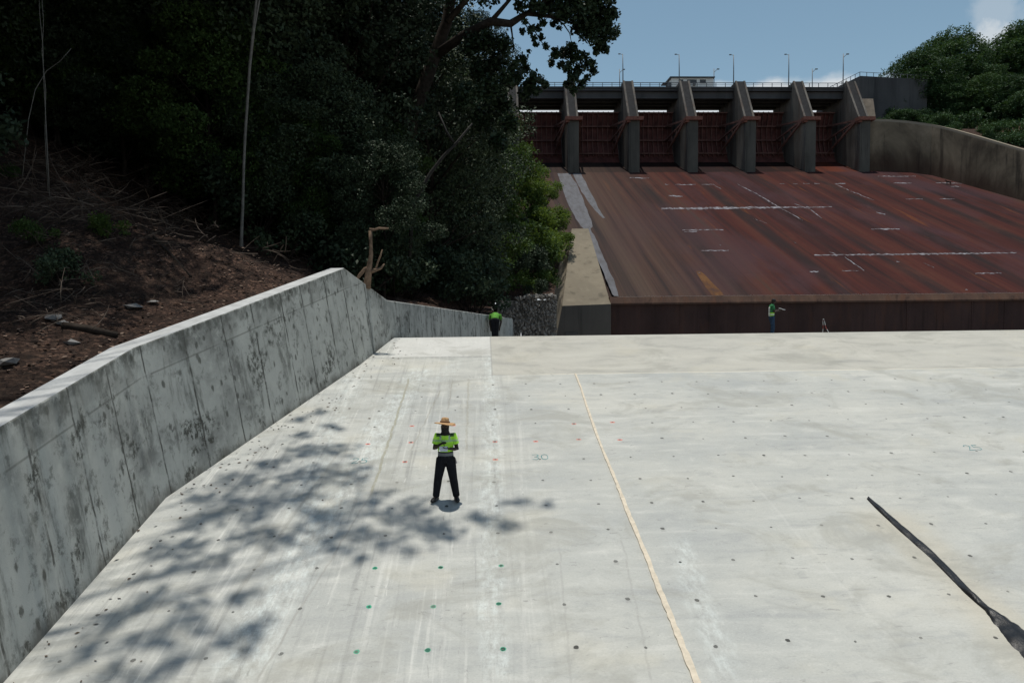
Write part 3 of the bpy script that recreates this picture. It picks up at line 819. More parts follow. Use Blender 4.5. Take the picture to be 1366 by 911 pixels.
for (b, t, n, s) in rows:
    hh = (t-b).length
    for k in range(NV):
        f = k/(NV-1)
        mb.v.append(tuple((b-Vector((0, 0, 0.15))).lerp(t, f))); uvs.append((s, 3.0*f if hh > 2.8 else hh*f))
    e = Vector((0, 0, 0.03*mnoise.noise(Vector((s*0.7, 0, 0)))))
    mb.v.append(tuple(t + n*0.30 + e*0.3)); uvs.append((s, 3.3))
    mb.v.append(tuple(t + n*0.50)); uvs.append((s, 3.5))
    mb.v.append(tuple(t + n*0.52 - Vector((0, 0, 3.2)))); uvs.append((s, 6.5))
    wall_pts.append((t + n*0.5, n))
K = NV+3
for i in range(len(rows)-1):
    for k in range(K-1):
        mb.f.append((i*K+k, i*K+k+1, (i+1)*K+k+1, (i+1)*K+k)); mb.mi.append(0 if k < NV-1 else 1)
mb.f.append(tuple((len(rows)-1)*K+k for k in range(K))); mb.mi.append(0)
mb.f.append(tuple(k for k in range(K-1, -1, -1))); mb.mi.append(0)
me = mb.mesh('retaining_wall')
L = me.uv_layers.new(name='UVMap')
for lp in me.loops: L.data[lp.index].uv = uvs[lp.vertex_index]
rw = link('retaining_wall', me, [M['wall'], M['coping']])
bv = rw.modifiers.new('bevel', 'BEVEL'); bv.width = 0.03; bv.segments = 2; bv.angle_limit = R(40)
tag(rw, 'stained grey concrete side wall climbing beside the slab then dropping behind its crest', 'concrete wall')

# ------------------------------------------------------------------ hillside (left)
bank_keys = [(-40, -9.0, -8.0), (-14, T0.x-0.6, T0.z)] + [(p.y, p.x, p.z) for (p, n) in wall_pts[::3]] + [(46, 1.4, -1.2), (60, 0.6, -0.6), (76, 1.2, 0.0), (79.5, 1.6, 0.2), (80.8, 8.2, 0.3), (84, 8.6, 0.8), (96, 10.5, 4.5), (112, 13.2, 11.2), (150, 14.6, 27.6), (158, 4, 31), (230, -6, 46)]
bank_keys.sort()
def bank(Y):
    for (a, b) in zip(bank_keys, bank_keys[1:]):
        if a[0] <= Y <= b[0]:
            t = (Y-a[0])/(b[0]-a[0]+1e-9)
            return a[1]+(b[1]-a[1])*t, a[2]+(b[2]-a[2])*t
    k = bank_keys[0] if Y < bank_keys[0][0] else bank_keys[-1]
    return k[1], k[2]
def hill(X, Y):
    bx, bz = bank(Y)
    t = max(0.0, bx - X)
    open_w = 7.0 if Y < 30 else max(2.0, 7.0-(Y-30)*0.25)
    sl = 0.10 + 0.12*max(0.0, min(1.0, (Y-15)/5))*max(0.0, min(1.0, (42-Y)/5))
    if t < open_w: p = sl*t
    elif t < open_w+55: p = sl*open_w + 0.46*(t-open_w)
    else: p = sl*open_w + 25.3 + 0.1*(t-open_w-55)
    q = Vector((X*0.16, Y*0.16, 0))
    nz = mnoise.fractal(q, 1.0, 2.0, 5)*0.7*min(1.0, t/2.5) + mnoise.noise(Vector((X*1.3, Y*1.3, 5)))*0.10*min(1, t)
    return bz - 0.14 + p + nz
tl = [0, .25, .6, 1, 1.5, 2, 2.6, 3.2, 3.8, 4.5, 5.2, 6, 6.8, 7.6, 8.6, 9.6, 10.8, 12, 13.5, 15, 17, 19, 22, 25, 29, 33, 38, 44, 50, 58, 70, 90]
ys = [-40 + 1.0*j for j in range(115)] + [75 + 2.5*j for j in range(1, 63)]
def hp(i, j):
    Y = ys[j]; bx, bz = bank(Y); X = bx - tl[i] + (0.03 if i == 0 else 0)
    return (X, Y, hill(X, Y))
tag(link('hillside', grid_mesh('hillside', len(tl), len(ys), hp), M['soil']), kind='structure')

# right hill behind the right wall of the spillway
def rhill(X, Y):
    e = max(0.0, X - (86 + max(0, 150-Y)*0.42))
    base = 8.5 + (Y-84)*0.47 if Y < 150 else 39.5
    return min(base, 41) - 2.0 + 0.30*e*min(1, e/6) + 1.5*mnoise.fractal(Vector((X*0.05, Y*0.05, 3)), 1, 2, 4)

# ------------------------------------------------------------------ spillway
dam = empty('spillway', (50, 84, LIP.z), 'wide rust red concrete spillway slope with grey piers along its top', 'spillway')
dam_inv = Matrix.Translation(-Vector((50, 84, LIP.z)))
def dpart(mb, name, mat, parent=dam, **kw):
    off = Vector((50, 84, LIP.z))
    mb.v = [tuple(Vector(p)-off) for p in mb.v]
    return mb.build(name, mat, parent, **kw)
XL = LIP.x
A, Bq = at_Y(763, 305, 106), at_Y(785, 305, 106)
C, D = at_Y(815, 405.5, 83.3), at_Y(750, 408, 83.3)
rb_px = [(1160, 228.2), (1185, 228.8), (1210, 229.6), (1240, 233.5), (1268, 241), (1300, 250), (1332, 259), (1366, 268.5)]
rb = [on_chute(*p) for p in rb_px]
e = (rb[-1]-rb[-2]).normalized()
rb += [rb[-1]+e*8, rb[-1]+e*20]
e2 = Vector((0.15, -1, 0)).normalized()
k = rb[-1].copy(); rb.append(Vector((k.x+e2.x*(k.y-84)*1.0, 84, LIP.z)))
# chute as a grid, right edge bounded by wall foot
ych = [84 + (164-84)*j/60 for j in range(61)]
def right_x(Y):
    if Y >= rb[0].y: return rb[0].x
    for a, b in zip(rb, rb[1:]):
        if b.y <= Y <= a.y: return a.x + (b.x-a.x)*(a.y-Y)/(a.y-b.y+1e-9)
    return rb[-1].x
def left_x(Y):
    if Y < 106: return C.x-0.7 + (Bq.x-C.x)*(Y-83.3)/22.7
    return Bq.x - min(7, (Y-106)*2.5)
off = Vector((50, 84, LIP.z))
cm = grid_mesh('slope', 60, 61, lambda i, j: tuple(Vector((left_x(ych[j]) + (right_x(ych[j])+0.5-left_x(ych[j]))*i/59, ych[j], chute_z(ych[j]) - (2.0 if i == 0 else 0.0)))-off))
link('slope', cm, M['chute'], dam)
# lip: bevelled nose, then the recessed front wall
XR = right_x(84)
mb = MB(); zl = LIP.z
XL -= 0.8
mb.prism([(XL, 84, zl-0.004), (XL, 83.55, zl-0.78), (XL, 83.55, zl-0.98), (XL, 86, zl-0.98), (XL, 86, zl-0.2)], (XR-XL, 0, 0))
dpart(mb, 'lip', M['lip'])
mb = MB(); mb.box((XL, 83.95, -7.0), (XR, 86, zl-0.985))
for xj in (52.5, 60.8, 65.0, 79.0, 93.0): mb.box((xj, 83.90, -7.0), (xj+0.16, 84.3, zl-0.99))
dpart(mb, 'front_wall', M['front'])
# white repair marks and grey mortar lanes lying on the slope
marks = [(882,278.5,1110,276.2,4.2),(910,306.8,965,306.6,2.4),(913,309,930,309,1.8),(935,334.2,972,334.4,2.2),(984,246,1008,258,2.2),(1008,258,1042,278,3.0),(1042,278,1071,294,2.4),(1060,272,1082,280,2.2),(1082,280,1096,291,2.2),
 (1086,340.6,1356,337.4,2.8),(1105,335.5,1118,340,2.2),(1127,343,1153,361,2.0),(1162,305.8,1200,305.6,2.2),(1113,245.4,1135,255,2.2),(1135,255,1166,267.5,2.8),(1169,283.4,1181,286.4,2.2),(1231,350.4,1246,357,2.0),(1301,364.6,1336,364.2,2.2),
 (1171,235.5,1222,235.3,1.2),(1192,244.5,1216,244.5,1.5),(1248,244.1,1284,244.6,1.8),(1268,248.6,1282,248.9,1.6),(1208,265.6,1231,265.8,1.0),(1253,265.4,1274,265.5,1.0),(1040,245.4,1048,245.4,1.0),(1058,245.4,1064,245.4,1.0),(1071,245.2,1080,245.4,1.3),(1086,245.2,1094,245.4,1.2),(1114,245.2,1128,245.4,1.5),
 (840,237.2,866,237.9,1.6),(887,246.3,893,246.4,1.2),(901,246.4,928,246.6,1.4),(936,246.2,951,246.2,1.2),(951,246.2,962,252.3,1.8),(892,261,911,262.4,2.0),(1005,292,1023,298,1.5),(1080,362.4,1092,362.5,1.8),(1123,361.2,1146,361.5,1.0),(1196,349,1200,349,1.5),(1059,323,1062,324,2.2),(931,363.5,934,364,2),(1288,386,1291,386.5,2),(960,327,962,327.5,2)]
for (xa, ya, xb, yb, w) in marks:
    mb = MB()
    nst = max(2, int(math.hypot(xb-xa, yb-ya)/3))
    a, b = Vector((xa, ya)), Vector((xb, yb)); d = (b-a).normalized()
    flat = abs(d.y) < 0.3
    prev = None
    zz = random.uniform(0.02, 0.035)
    for k in range(nst+1):
        t = k/nst; p = a.lerp(b, t)
        ww = w*0.5*random.uniform(0.45, 1.25)*(0.45+0.55*math.sin(math.pi*min(1, max(0.12, t*0.9+0.06))))
        if w > 3: ww *= 1.15-0.6*t
        q = (0, ww) if flat else (ww*1.1, 0)
        jj = random.uniform(-0.4, 0.4)
        q = (q[0]*0.75, q[1]*0.75)
        l, r_ = on_chute(p.x-q[0], p.y-q[1]+jj, zz), on_chute(p.x+q[0], p.y+q[1]+jj, zz)
        if prev: mb.add([prev[0], l, r_, prev[1]], [(0, 1, 2, 3)])
        prev = (l, r_)
    dpart(mb, 'repair_mark', M['mark'], fix=False)
lanes = [[(744, 760, 231.5), (748, 769, 245), (754, 776, 262), (762, 783, 280), (768, 788, 292), (775, 791, 302), (779, 787.5, 306), (786, 795, 318), (792, 801, 333), (800, 809, 352), (808, 818, 372), (815, 824, 388), (819, 825, 395)],
         [(764, 775, 231.5), (769, 781, 243), (776, 787, 256), (785, 795, 270), (794, 800, 281), (804, 807, 291)]]
for ln in lanes:
    mb = MB()
    prev = None
    for i in range(len(ln)-1):
        (a0, a1, ay), (b0, b1, by) = ln[i], ln[i+1]
        for k in range(3 if i < len(ln)-2 else 4):
            t = k/3
            j1, j2 = random.uniform(-0.7, 0.7), random.uniform(-0.7, 0.7)
            y = ay+(by-ay)*t
            l, r_ = on_chute(a0+(b0-a0)*t+j1, y, 0.015), on_chute(a1+(b1-a1)*t+j2, y, 0.015)
            if prev: mb.add([prev[0], l, r_, prev[1]], [(0, 1, 2, 3)])
            prev = (l, r_)
    dpart(mb, 'mortar_lane', M['lane'], fix=False)

mb = MB(); rows_ = [(928, 934, 361.5), (931, 941, 367), (936, 948, 375), (941, 956, 383), (947, 963, 390), (950, 966, 394.5)]
for q_, r_ in zip(rows_, rows_[1:]): mb.add([on_chute(q_[0], q_[2], .015), on_chute(r_[0], r_[2], .015), on_chute(r_[1], r_[2], .015), on_chute(q_[1], q_[2], .015)], [(0, 1, 2, 3)])
dpart(mb, 'rust_streak', mat_rust_streak(), fix=False)
# piers
ZP = 150.0
def pxX(px, py, Y): return at_Y(px, py, Y).x
cx = [pxX(p, 195, ZP) for p in (765, 846, 924, 1001, 1081, 1153.5)]
sp = (cx[-1]-cx[0])/5
cx = [cx[0]-sp] + cx
PW = 2.35
z_nose = at_Y(924, 159, ZP).z
z_top = at_Y(924, 111.5, 157).z
z_deck = at_Y(960, 117.0, 157).z
YB = 166.0
def pier(x, w=PW):
    mb = MB()
    prof = [(x-w/2, ZP, chute_z(ZP)-1.5), (x-w/2, ZP, z_nose), (x-w/2, ZP+0.8, z_nose+0.05), (x-w/2, 156.6, z_top), (x-w/2, 158.2, z_top), (x-w/2, YB+1, z_top-1.5), (x-w/2, YB+1, chute_z(ZP)-1.5)]
    mb.prism(prof, (w, 0, 0))
    p = dpart(mb, 'pier', M['pier'])
    # nose facing with shade painted in, two raised kerbs of the sloping stair, bracket
    mb = MB(); mb.box((x-w/2+0.05, ZP-0.12, chute_z(ZP)-1.4), (x+w/2-0.05, ZP+0.05, z_nose-0.02))
    mb.box((x-w/2+0.35, ZP-0.22, chute_z(ZP)-1.3), (x-w/2+0.62, ZP-0.05, z_nose-0.1))
    s = dpart(mb, 'nose_facing', M['pier_shaded'], dam); s.parent = p
    a, b = Vector((0, ZP+0.9, z_nose+0.25)), Vector((0, 156.7, z_top+0.2))
    for sx_ in (-1, 1):
        mb = MB(); o_ = Vector((x+sx_*(w/2-0.22), 0, 0))
        mb.bar(a+o_, b+o_, 0.42, 0.75)
        s = dpart(mb, 'stair_kerb', M['pier'], dam); s.parent = p
    mb = MB(); mb.bar(a+Vector((x, -0.1, 0.02)), b+Vector((x, -0.1, 0.02)), w-0.9, 0.3); s = dpart(mb, 'stair', M['stair'], dam); s.parent = p  # dark strip standing in for the shaded stair
    mb = MB(); mb.box((x-w/2-0.55, ZP-0.7, z_nose-0.35), (x+w/2+0.75, ZP+1.1, z_nose+0.40))
    mb.box((x-w/2-0.45, ZP-0.4, z_nose-0.75), (x-w/2+0.3, ZP+0.9, z_nose-0.36))
    s = dpart(mb, 'trunnion_bracket', M['corbel'], dam); s.parent = p
    return p
for x in cx: pier(x)

# radial gates: curved ribbed skin, three arms each side to the trunnion
zg_top = at_Y(960, 149.0, 160.5).z; zg_bot = at_Y(960, 209, 162).z
ordn = ['leftmost rusty gate half hidden by the hanging tree branches', 'rusty gate left of the second visible pier', 'rusty gate right of the second visible pier', 'rusty gate below the white house on the bridge', 'rusty gate second from the right end of the dam', 'rusty gate at the right end of the dam']
for gi in range(6):
    xa, xb = cx[gi]+PW/2+0.06, cx[gi+1]-PW/2-0.06
    G = empty('radial_gate', ((xa+xb)/2, 162, zg_bot), ordn[gi], 'gate', 'radial gates between the piers')
    goff = Vector(G.location)
    def gp(mb, name, mat, **kw):
        mb.v = [tuple(Vector(p)-goff) for p in mb.v]
        return mb.build(name, mat, G, **kw)
    RG = 11.0; zt = z_nose-0.4
    def skin(z):
        return 151.0 + math.sqrt(max(4, RG*RG-(z-zt)**2)) + 0.2
    mb = MB(); NZ = 14
    zlow = chute_z(160.5)-0.5
    zs = [zlow + (zg_top-zlow)*k/NZ for k in range(NZ+1)]
    prof = [(xa, skin(z), z) for z in zs] + [(xa, skin(z)+0.12, z) for z in reversed(zs)]
    mb.prism(prof, (xb-xa, 0, 0))
    gp(mb, 'skin_plate', M['rust_steel'])
    for k in range(1, 9):
        mb = MB(); xr = xa+(xb-xa)*k/9
        for za, zb_ in zip(zs, zs[1:]):
            
            if zb_ > zg_bot: mb.bar((xr, skin(za)-0.30, za), (xr, skin(zb_)-0.30, zb_), 0.16, 0.30)
        gp(mb, 'vertical_rib', M['rust_beam'])
    for fz in (0.04, 0.36, 0.68, 0.97):
        z = zg_bot+(zg_top-zg_bot)*fz
        mb = MB(); mb.box((xa+0.1, skin(z)-0.75, z-0.13), (xb-0.1, skin(z)-0.34, z+0.13))
        gp(mb, 'cross_girder', M['rust_beam'])
    for sx_ in (0, 1):
        xt = xa+0.25 if sx_ == 0 else xb-0.25
        xs = xa+1.6 if sx_ == 0 else xb-1.6
        for fz in (0.06, 0.36, 0.68):
            z = zg_bot+(zg_top-zg_bot)*fz
            mb = MB(); mb.bar((xt, 150.6, z_nose-0.1), (xs, skin(z)-0.7, z), 0.36, 0.42)
            gp(mb, 'gate_arm', M['rust_beam'])
        za, zb_ = zg_bot+(zg_top-zg_bot)*0.06, zg_bot+(zg_top-zg_bot)*0.36
        for t0, t1 in ((0.45, 0.45), (0.7, 0.7)):
            p = Vector((xt, 150.6, z_nose-0.1)).lerp(Vector((xs, skin(za)-0.7, za)), t0)
            q = Vector((xt, 150.6, z_nose-0.1)).lerp(Vector((xs, skin(zb_)-0.7, zb_)), t1)
            mb = MB(); mb.bar(p, q, 0.2, 0.2)
            gp(mb, 'arm_brace', M['rust_beam'])

# road bridge over the piers
BX0, BX1 = cx[0]-14, cx[-1]+1.5
bridge = empty('road_bridge', ((BX0+BX1)/2, 157, z_deck), 'long grey road bridge carried across the spillway piers', 'bridge')
boff = Vector(bridge.location)
def bp(mb, name, mat, parent=bridge, **kw):
    mb.v = [tuple(Vector(p)-boff) for p in mb.v]
    return mb.build(name, mat, parent, **kw)
mb = MB(); mb.box((BX0, 157.0, z_deck-0.75), (BX1, 167.5, z_deck))
mb.box((BX0, 156.85, z_deck-0.28), (BX1, 157.0, z_deck+0.12))
bp(mb, 'deck', M['deck'])
for yg in (157.6, 160.2, 163.2, 166.4):
    mb = MB(); mb.box((BX0, yg, z_deck-2.1), (BX1, yg+0.55, z_deck-0.75)); mb.box((BX0, yg-0.2, z_deck-2.35), (BX1, yg+0.75, z_deck-2.1))
    bp(mb, 'girder', M['deck'])
mb = MB(); mb.box((BX0, 165.5, at_Y(960, 143.5, 165.5).z), (BX1, 167.0, z_deck-2.36))
bp(mb, 'hoist_beam', M['deck'])
for yr in (156.95, 167.3):
    mb = MB()
    nn = int((BX1-BX0)/2.1)
    for k in range(nn+1):
        x = BX0+(BX1-BX0)*k/nn
        mb.box((x-0.06, yr-0.05, z_deck+0.1), (x+0.06, yr+0.05, z_deck+0.98))
    mb.box((BX0, yr-0.06, z_deck+0.92), (BX1, yr+0.06, z_deck+1.04)); mb.box((BX0, yr-0.03, z_deck+0.5), (BX1, yr+0.03, z_deck+0.57))
    bp(mb, 'railing', M['metal'])

# lamp posts on the bridge
lamps = [(829.5, 72.5, 116, -1, 157.4, 'tall lamp post over the second visible pier'), (825.2, 92.5, 116, 1, 167, 'short lamp post just left of a taller one on the bridge'), (904.5, 73, 116, -1, 157.4, 'tall lamp post in front of the white house'), (951, 92, 116, 1, 167, 'short lamp post at the right end of the white house'),
         (977, 73.5, 116, -1, 157.4, 'tall lamp post right of the white house'), (1050.5, 73, 116, -1, 157.4, 'tall lamp post above the second pier from the right'), (1082, 92, 117, 1, 167, 'short lamp post between the two rightmost tall ones'), (1123, 72, 116, 1, 157.4, 'rightmost tall lamp post above the last pier')]
for (px, pt, pb, sd, Y, lab) in lamps:
    b = at_Y(px+1.5, pb, Y); t = at_Y(px, pt, Y); hgt = t.z-z_deck
    o = empty('lamp_post', (b.x, Y, z_deck), lab, 'lamp post', 'lamp posts along the bridge')
    mb = MB(); mb.tube([(0, 0, 0), (0, 0, hgt*0.5), (-0.05, 0, hgt)], [0.13, 0.11, 0.08], 8)
    if sd < 0: mb.tube([(-0.05, 0, hgt-0.15), (-0.4, 0, hgt-0.05), (-0.7, 0, hgt)], 0.05, 6)
    else: mb.tube([(-0.05, 0, hgt-0.9), (0.35, 0, hgt-0.5), (0.8, 0, hgt-0.1)], 0.06, 6)
    mb.build('pole', M['metal'], o, smooth=True)
    mb = MB()
    if sd < 0: mb.box((-1.05, -0.13, hgt-0.08), (-0.55, 0.13, hgt+0.10))
    else: mb.box((0.65, -0.13, hgt-0.2), (1.25, 0.13, hgt+0.02), 0, )
    mb.build('lamp_head', M['metal'], o, bevel=0.03)

# small white house on the bridge
hl = at_Y(896, 117, 161); hr = at_Y(951.5, 117, 161); zt = at_Y(920, 104.5, 161).z
hb = z_deck
house = empty('control_house', ((hl.x+hr.x)/2, 161, hb), 'small white flat roofed house standing on the bridge', 'house')
ho = Vector(house.location)
def hpart(mb, name, mat, parent=house, **kw):
    mb.v = [tuple(Vector(p)-ho) for p in mb.v]; return mb.build(name, mat, parent, **kw)
mb = MB(); mb.box((hl.x, 161, hb), (hr.x, 166, zt)); hpart(mb, 'wall', M['white_wall'])
mb = MB(); mb.box((hl.x-0.5, 160.5, zt), (hr.x+0.25, 166.4, zt+0.22)); hpart(mb, 'roof', M['roof'])
for (a, b, y0, y1) in ((906.2, 911, 107, 111.3), (917, 929, 107, 111.2), (934, 941.2, 107, 111.2)):
    p, q = at_Y(a, y0, 161), at_Y(b, y1, 161)
    mb = MB(); mb.box((p.x-0.06, 160.93, q.z-0.06), (q.x+0.06, 160.995, p.z+0.06)); w_ = hpart(mb, 'window', M['roof'])
    mb = MB(); mb.box((p.x, 160.90, q.z), (q.x, 160.927, p.z)); gl = hpart(mb, 'pane', M['dark_glass']); gl.parent = w_
for (a, b, y0, y1) in ((916, 920.5, 109, 113.5), (924.5, 927.5, 111.5, 114.5)):
    p, q = at_Y(a, y0, 160.8), at_Y(b, y1, 160.8)
    mb = MB(); mb.box((p.x, 160.4, q.z), (q.x, 160.89, p.z)); mb.lathe([(0.05, 0), (0.28, 0.02), (0.28, 0.05)], 12, ((p.x+q.x)/2, 160.4, (p.z+q.z)/2), 0, Matrix.Rotation(R(90), 4, 'X'))
    hpart(mb, 'air_unit', M['metal'])
mb = MB(); mb.box((hl.x-1.9, 161.2, zt-1.05), (hl.x-0.02, 163.5, zt-0.9)); mb.box((hl.x-1.0, 161.25, hb), (hl.x-0.75, 161.5, zt-1.05)); mb.box((hl.x-0.75, 161.3, hb), (hl.x-0.02, 163.4, zt-1.06))
hpart(mb, 'porch', M['roof'])

# abutment block on the right end and the small stepped block under it
ap = [at_Y(1134, 110, 165), at_Y(1147.3, 101.5, 163), at_Y(1200, 104, 167)]
abut = MB()
zb0 = at_Y(1150, 170, 163).z
poly = [(ap[1].x, 163), (ap[2].x+6, 165.5), (ap[2].x+6, 180), (ap[0].x-0.8, 180)]
abut.add([(x, y, zb0) for x, y in poly] + [(x, y, ap[1].z) for x, y in poly], [(0, 3, 2, 1), (4, 5, 6, 7), (0, 1, 5, 4), (1, 2, 6, 5), (2, 3, 7, 6), (3, 0, 4, 7)])
ao = empty('abutment_block', (ap[1].x, 163, zb0), 'tall grey concrete abutment block beside the right end of the bridge', 'abutment')
abut.v = [tuple(Vector(p)-Vector(ao.location)) for p in abut.v]; abut.build('block', M['deck'], ao, bevel=0.05)
mb = MB()
for (p, q) in (((ap[1].x, 163.1), (ap[2].x+6, 165.6)), ((ap[1].x, 163.1), (ap[0].x-0.7, 180))):
    for k in range(11):
        t = k/10; x = p[0]+(q[0]-p[0])*t; y = p[1]+(q[1]-p[1])*t
        mb.box((x-0.05, y-0.05, ap[1].z), (x+0.05, y+0.05, ap[1].z+0.9))
    mb.bar((p[0], p[1], ap[1].z+0.9), (q[0], q[1], ap[1].z+0.9), 0.09)
mb.v = [tuple(Vector(p)-Vector(ao.location)) for p in mb.v]; mb.build('railing', M['metal'], ao)
a, b = at_Y(1139, 133, 159), at_Y(1163, 133.5, 159); c, d = at_Y(1170.5, 158.5, 156), at_Y(1152, 158.5, 156)
mb = MB(); mb.hexa([Vector((a.x, 156, d.z-2)), Vector((c.x, 156, d.z-2)), Vector((c.x, 163, d.z-2)), Vector((a.x, 163, d.z-2)), Vector((a.x, 158.4, a.z)), Vector((b.x, 158.4, a.z)), Vector((b.x, 163, a.z)), Vector((a.x, 163, a.z))])
tag(mb.build('wing_block', plain('tan_wing_block_concrete', (0.22, 0.18, 0.14), 0.9, 0.3, 0.6), bevel=0.05), 'small tan sloped concrete block beside the last pier', 'concrete block')

# right side wall of the spillway
tp_px = [(1160, 158.3), (1185, 159), (1216, 161), (1249, 165.5), (1272, 172.5), (1300, 181.5), (1332, 191), (1366, 201)]
tp = [at_Y(p[0], p[1], b.y) for p, b in zip(tp_px, rb)]
tp += [rb[-3]+Vector((0, 0, 9.0)), rb[-2]+Vector((0, 0, 8.2)), rb[-1]+Vector((0, 0, 7.0))]
mb = MB()
ringv = []
for i, (b, t) in enumerate(zip(rb, tp)):
    d = (rb[min(i+1, len(rb)-1)]-rb[max(i-1, 0)]); d.z = 0; d.normalize(); n = Vector((-d.y, d.x, 0))
    if n.x < 0: n = -n
    ringv.append([b-Vector((0, 0, 2)), Vector((b.x+n.x*0.3, b.y+n.y*0.3, t.z)), Vector((b.x+n.x*1.1, b.y+n.y*1.1, t.z)), b+n*1.6-Vector((0, 0, 2))])
for r_ in ringv: mb.v += [tuple(p) for p in r_]
for i in range(len(ringv)-1):
    for k in range(4):
        k2 = (k+1) % 4
        mb.f.append((4*i+k, 4*i+k2, 4*i+4+k2, 4*i+4+k)); mb.mi.append(0)
mb.f += [(0, 1, 2, 3), tuple(4*(len(ringv)-1)+k for k in (3, 2, 1, 0))]; mb.mi += [0, 0]
me = mb.mesh('side_wall')
Lw = me.uv_layers.new(name='UVMap')
sacc = [0.0]
for a_, b_ in zip(rb, rb[1:]): sacc.append(sacc[-1]+(b_-a_).length)
for lp in me.loops:
    i_, k_ = divmod(lp.vertex_index, 4); Lw.data[lp.index].uv = (sacc[i_], (0.0, 1.0, 1.06, 0.2)[k_])
tag(link('side_wall', me, M['twall']), 'tall curved dark streaked concrete wall along the right edge of the red slope', 'concrete wall')
wall_r = [(r_[2].x, r_[2].y, r_[2].z) for r_ in ringv]
# far hill terrain on that side
def rterr(i, j):
    f = j/22.0*(len(wall_r)-1); k = min(int(f), len(wall_r)-2); t = f-k
    p = Vector(wall_r[k]).lerp(Vector(wall_r[k+1]), t)
    d = (Vector(wall_r[k+1])-Vector(wall_r[k])); d.z = 0; d.normalize(); n = Vector((-d.y, d.x, 0))
    if n.x < 0: n = -n
    n = n.lerp(Vector((1, 0, 0)), 0.7).normalized()
    dist = [0, 1.5, 4, 8, 13, 19, 27, 38, 55, 90][i]
    q = p + n*dist
    q.z = p.z - 0.6 + max(0, dist-13)*0.22 + mnoise.fractal(q*0.06, 1, 2, 4)*min(1.2, dist*0.1)
    return tuple(q)
tag(link('far_bank', grid_mesh('far_bank', 10, 23, rterr), M['soil']), kind='structure')
rback = grid_mesh('far_hill', 14, 12, lambda i, j: (84 + 14*i, 158 + 14*j, 37 + 1.3*max(0, i-2)*(1-0.3*min(1, j/8)) + 2.5*mnoise.fractal(Vector((i*0.4, j*0.4, 1)), 1, 2, 4) - (6 if j == 0 else 0)))
tag(link('far_hill', rback, M['soil']), kind='structure')

# tan end block on the left edge of the slope
Dz, Cz = -7.5, -7.5
top = [D, C, Bq, A]
low = [Vector((D.x-1.4, 83.1, Dz)), Vector((C.x, 83.3, Cz)), Vector((Bq.x, 106, chute_z(106)-3)), Vector((A.x-3.4, 106, A.z-6))]
mb = MB(); mb.v = [tuple(p) for p in low+top]
mb.f = [(0, 3, 2, 1), (4, 5, 6, 7), (0, 1, 5, 4), (1, 2, 6, 5), (2, 3, 7, 6), (3, 0, 4, 7)]; mb.mi = [0, 0, 1, 0, 0, 0]
blk = empty('end_block', (C.x, 83.3, -6), 'big tan wedge shaped concrete block at the left edge of the red slope', 'concrete block')
mb.v = [tuple(Vector(p)-Vector(blk.location)) for p in mb.v]
mb.build('wedge', [M['block'], M['block_front_shaded']], blk, bevel=0.05)
p, q = at_Y(754, 443.5, 83.2), at_Y(771, 447, 83.2)
mb = MB(); mb.box((p.x, 83.05, q.z-0.6), (q.x, 83.32, p.z)); mb.v = [tuple(Vector(v_)-Vector(blk.location)) for v_ in mb.v]
mb.build('drain_grate', M['dark_glass'], blk)

# rubble stone wall left of the block
ga, gb = at_Y(668, 398.5, 78), at_Y(741, 398.5, 80)
mb = MB()
def stone(mb, c, r):
    ico = [(-.85,-.5,0),(0,-1,.1),(.85,-.5,-.1),(1,.3,.05),(.3,.95,0),(-.7,.75,-.05),(-.4,-.3,.8),(.4,-.35,.75),(.35,.4,.8),(-.35,.4,.7),(0,0,-.85)]
    Mx = Matrix.Rotation(random.uniform(0, 6.28), 3, 'Y') @ Matrix.Rotation(random.uniform(0, 6.28), 3, 'Z')
    vs = [Vector(c) + (Mx @ (Vector(p)*random.uniform(0.75, 1.15)))*r for p in ico]
    fs = [(0,1,7,6),(1,2,7),(2,3,8,7),(3,4,8),(4,5,9,8),(5,0,6,9),(6,7,8,9),(1,0,10),(2,1,10),(3,2,10),(4,3,10),(5,4,10),(0,5,10)]
    mb.add(vs, fs)
zt_, zb_ = ga.z+0.15, -6.5
nx_, nz_ = 26, 30
for i in range(nx_):
    for j in range(nz_):
        t = i/(nx_-1)
        if t < 0.25 and j > nz_-6: continue
        x = ga.x+(gb.x-ga.x)*t + random.uniform(-.1, .1); z = zb_+(zt_-zb_)*j/(nz_-1)+random.uniform(-.1, .1)
        y = 78.4+1.6*t+random.uniform(-.12, .12)
        stone(mb, (x, y, z), random.uniform(0.12, 0.24))
for k in range(60): stone(mb, (random.uniform(ga.x+2.6, gb.x), random.uniform(79, 81), zt_+random.uniform(-.1, .25)), random.uniform(0.15, 0.32))
mb.prism([(ga.x-0.3, 78.75, zb_), (gb.x+0.1, 80.35, zb_), (gb.x+0.1, 83, zb_), (ga.x-0.3, 83, zb_)], (0, 0, zt_-0.35-zb_))
tag(mb.build('rubble_wall', M['stone'], fix=False), 'rough dark rubble stone wall left of the tan concrete block', 'stone wall')

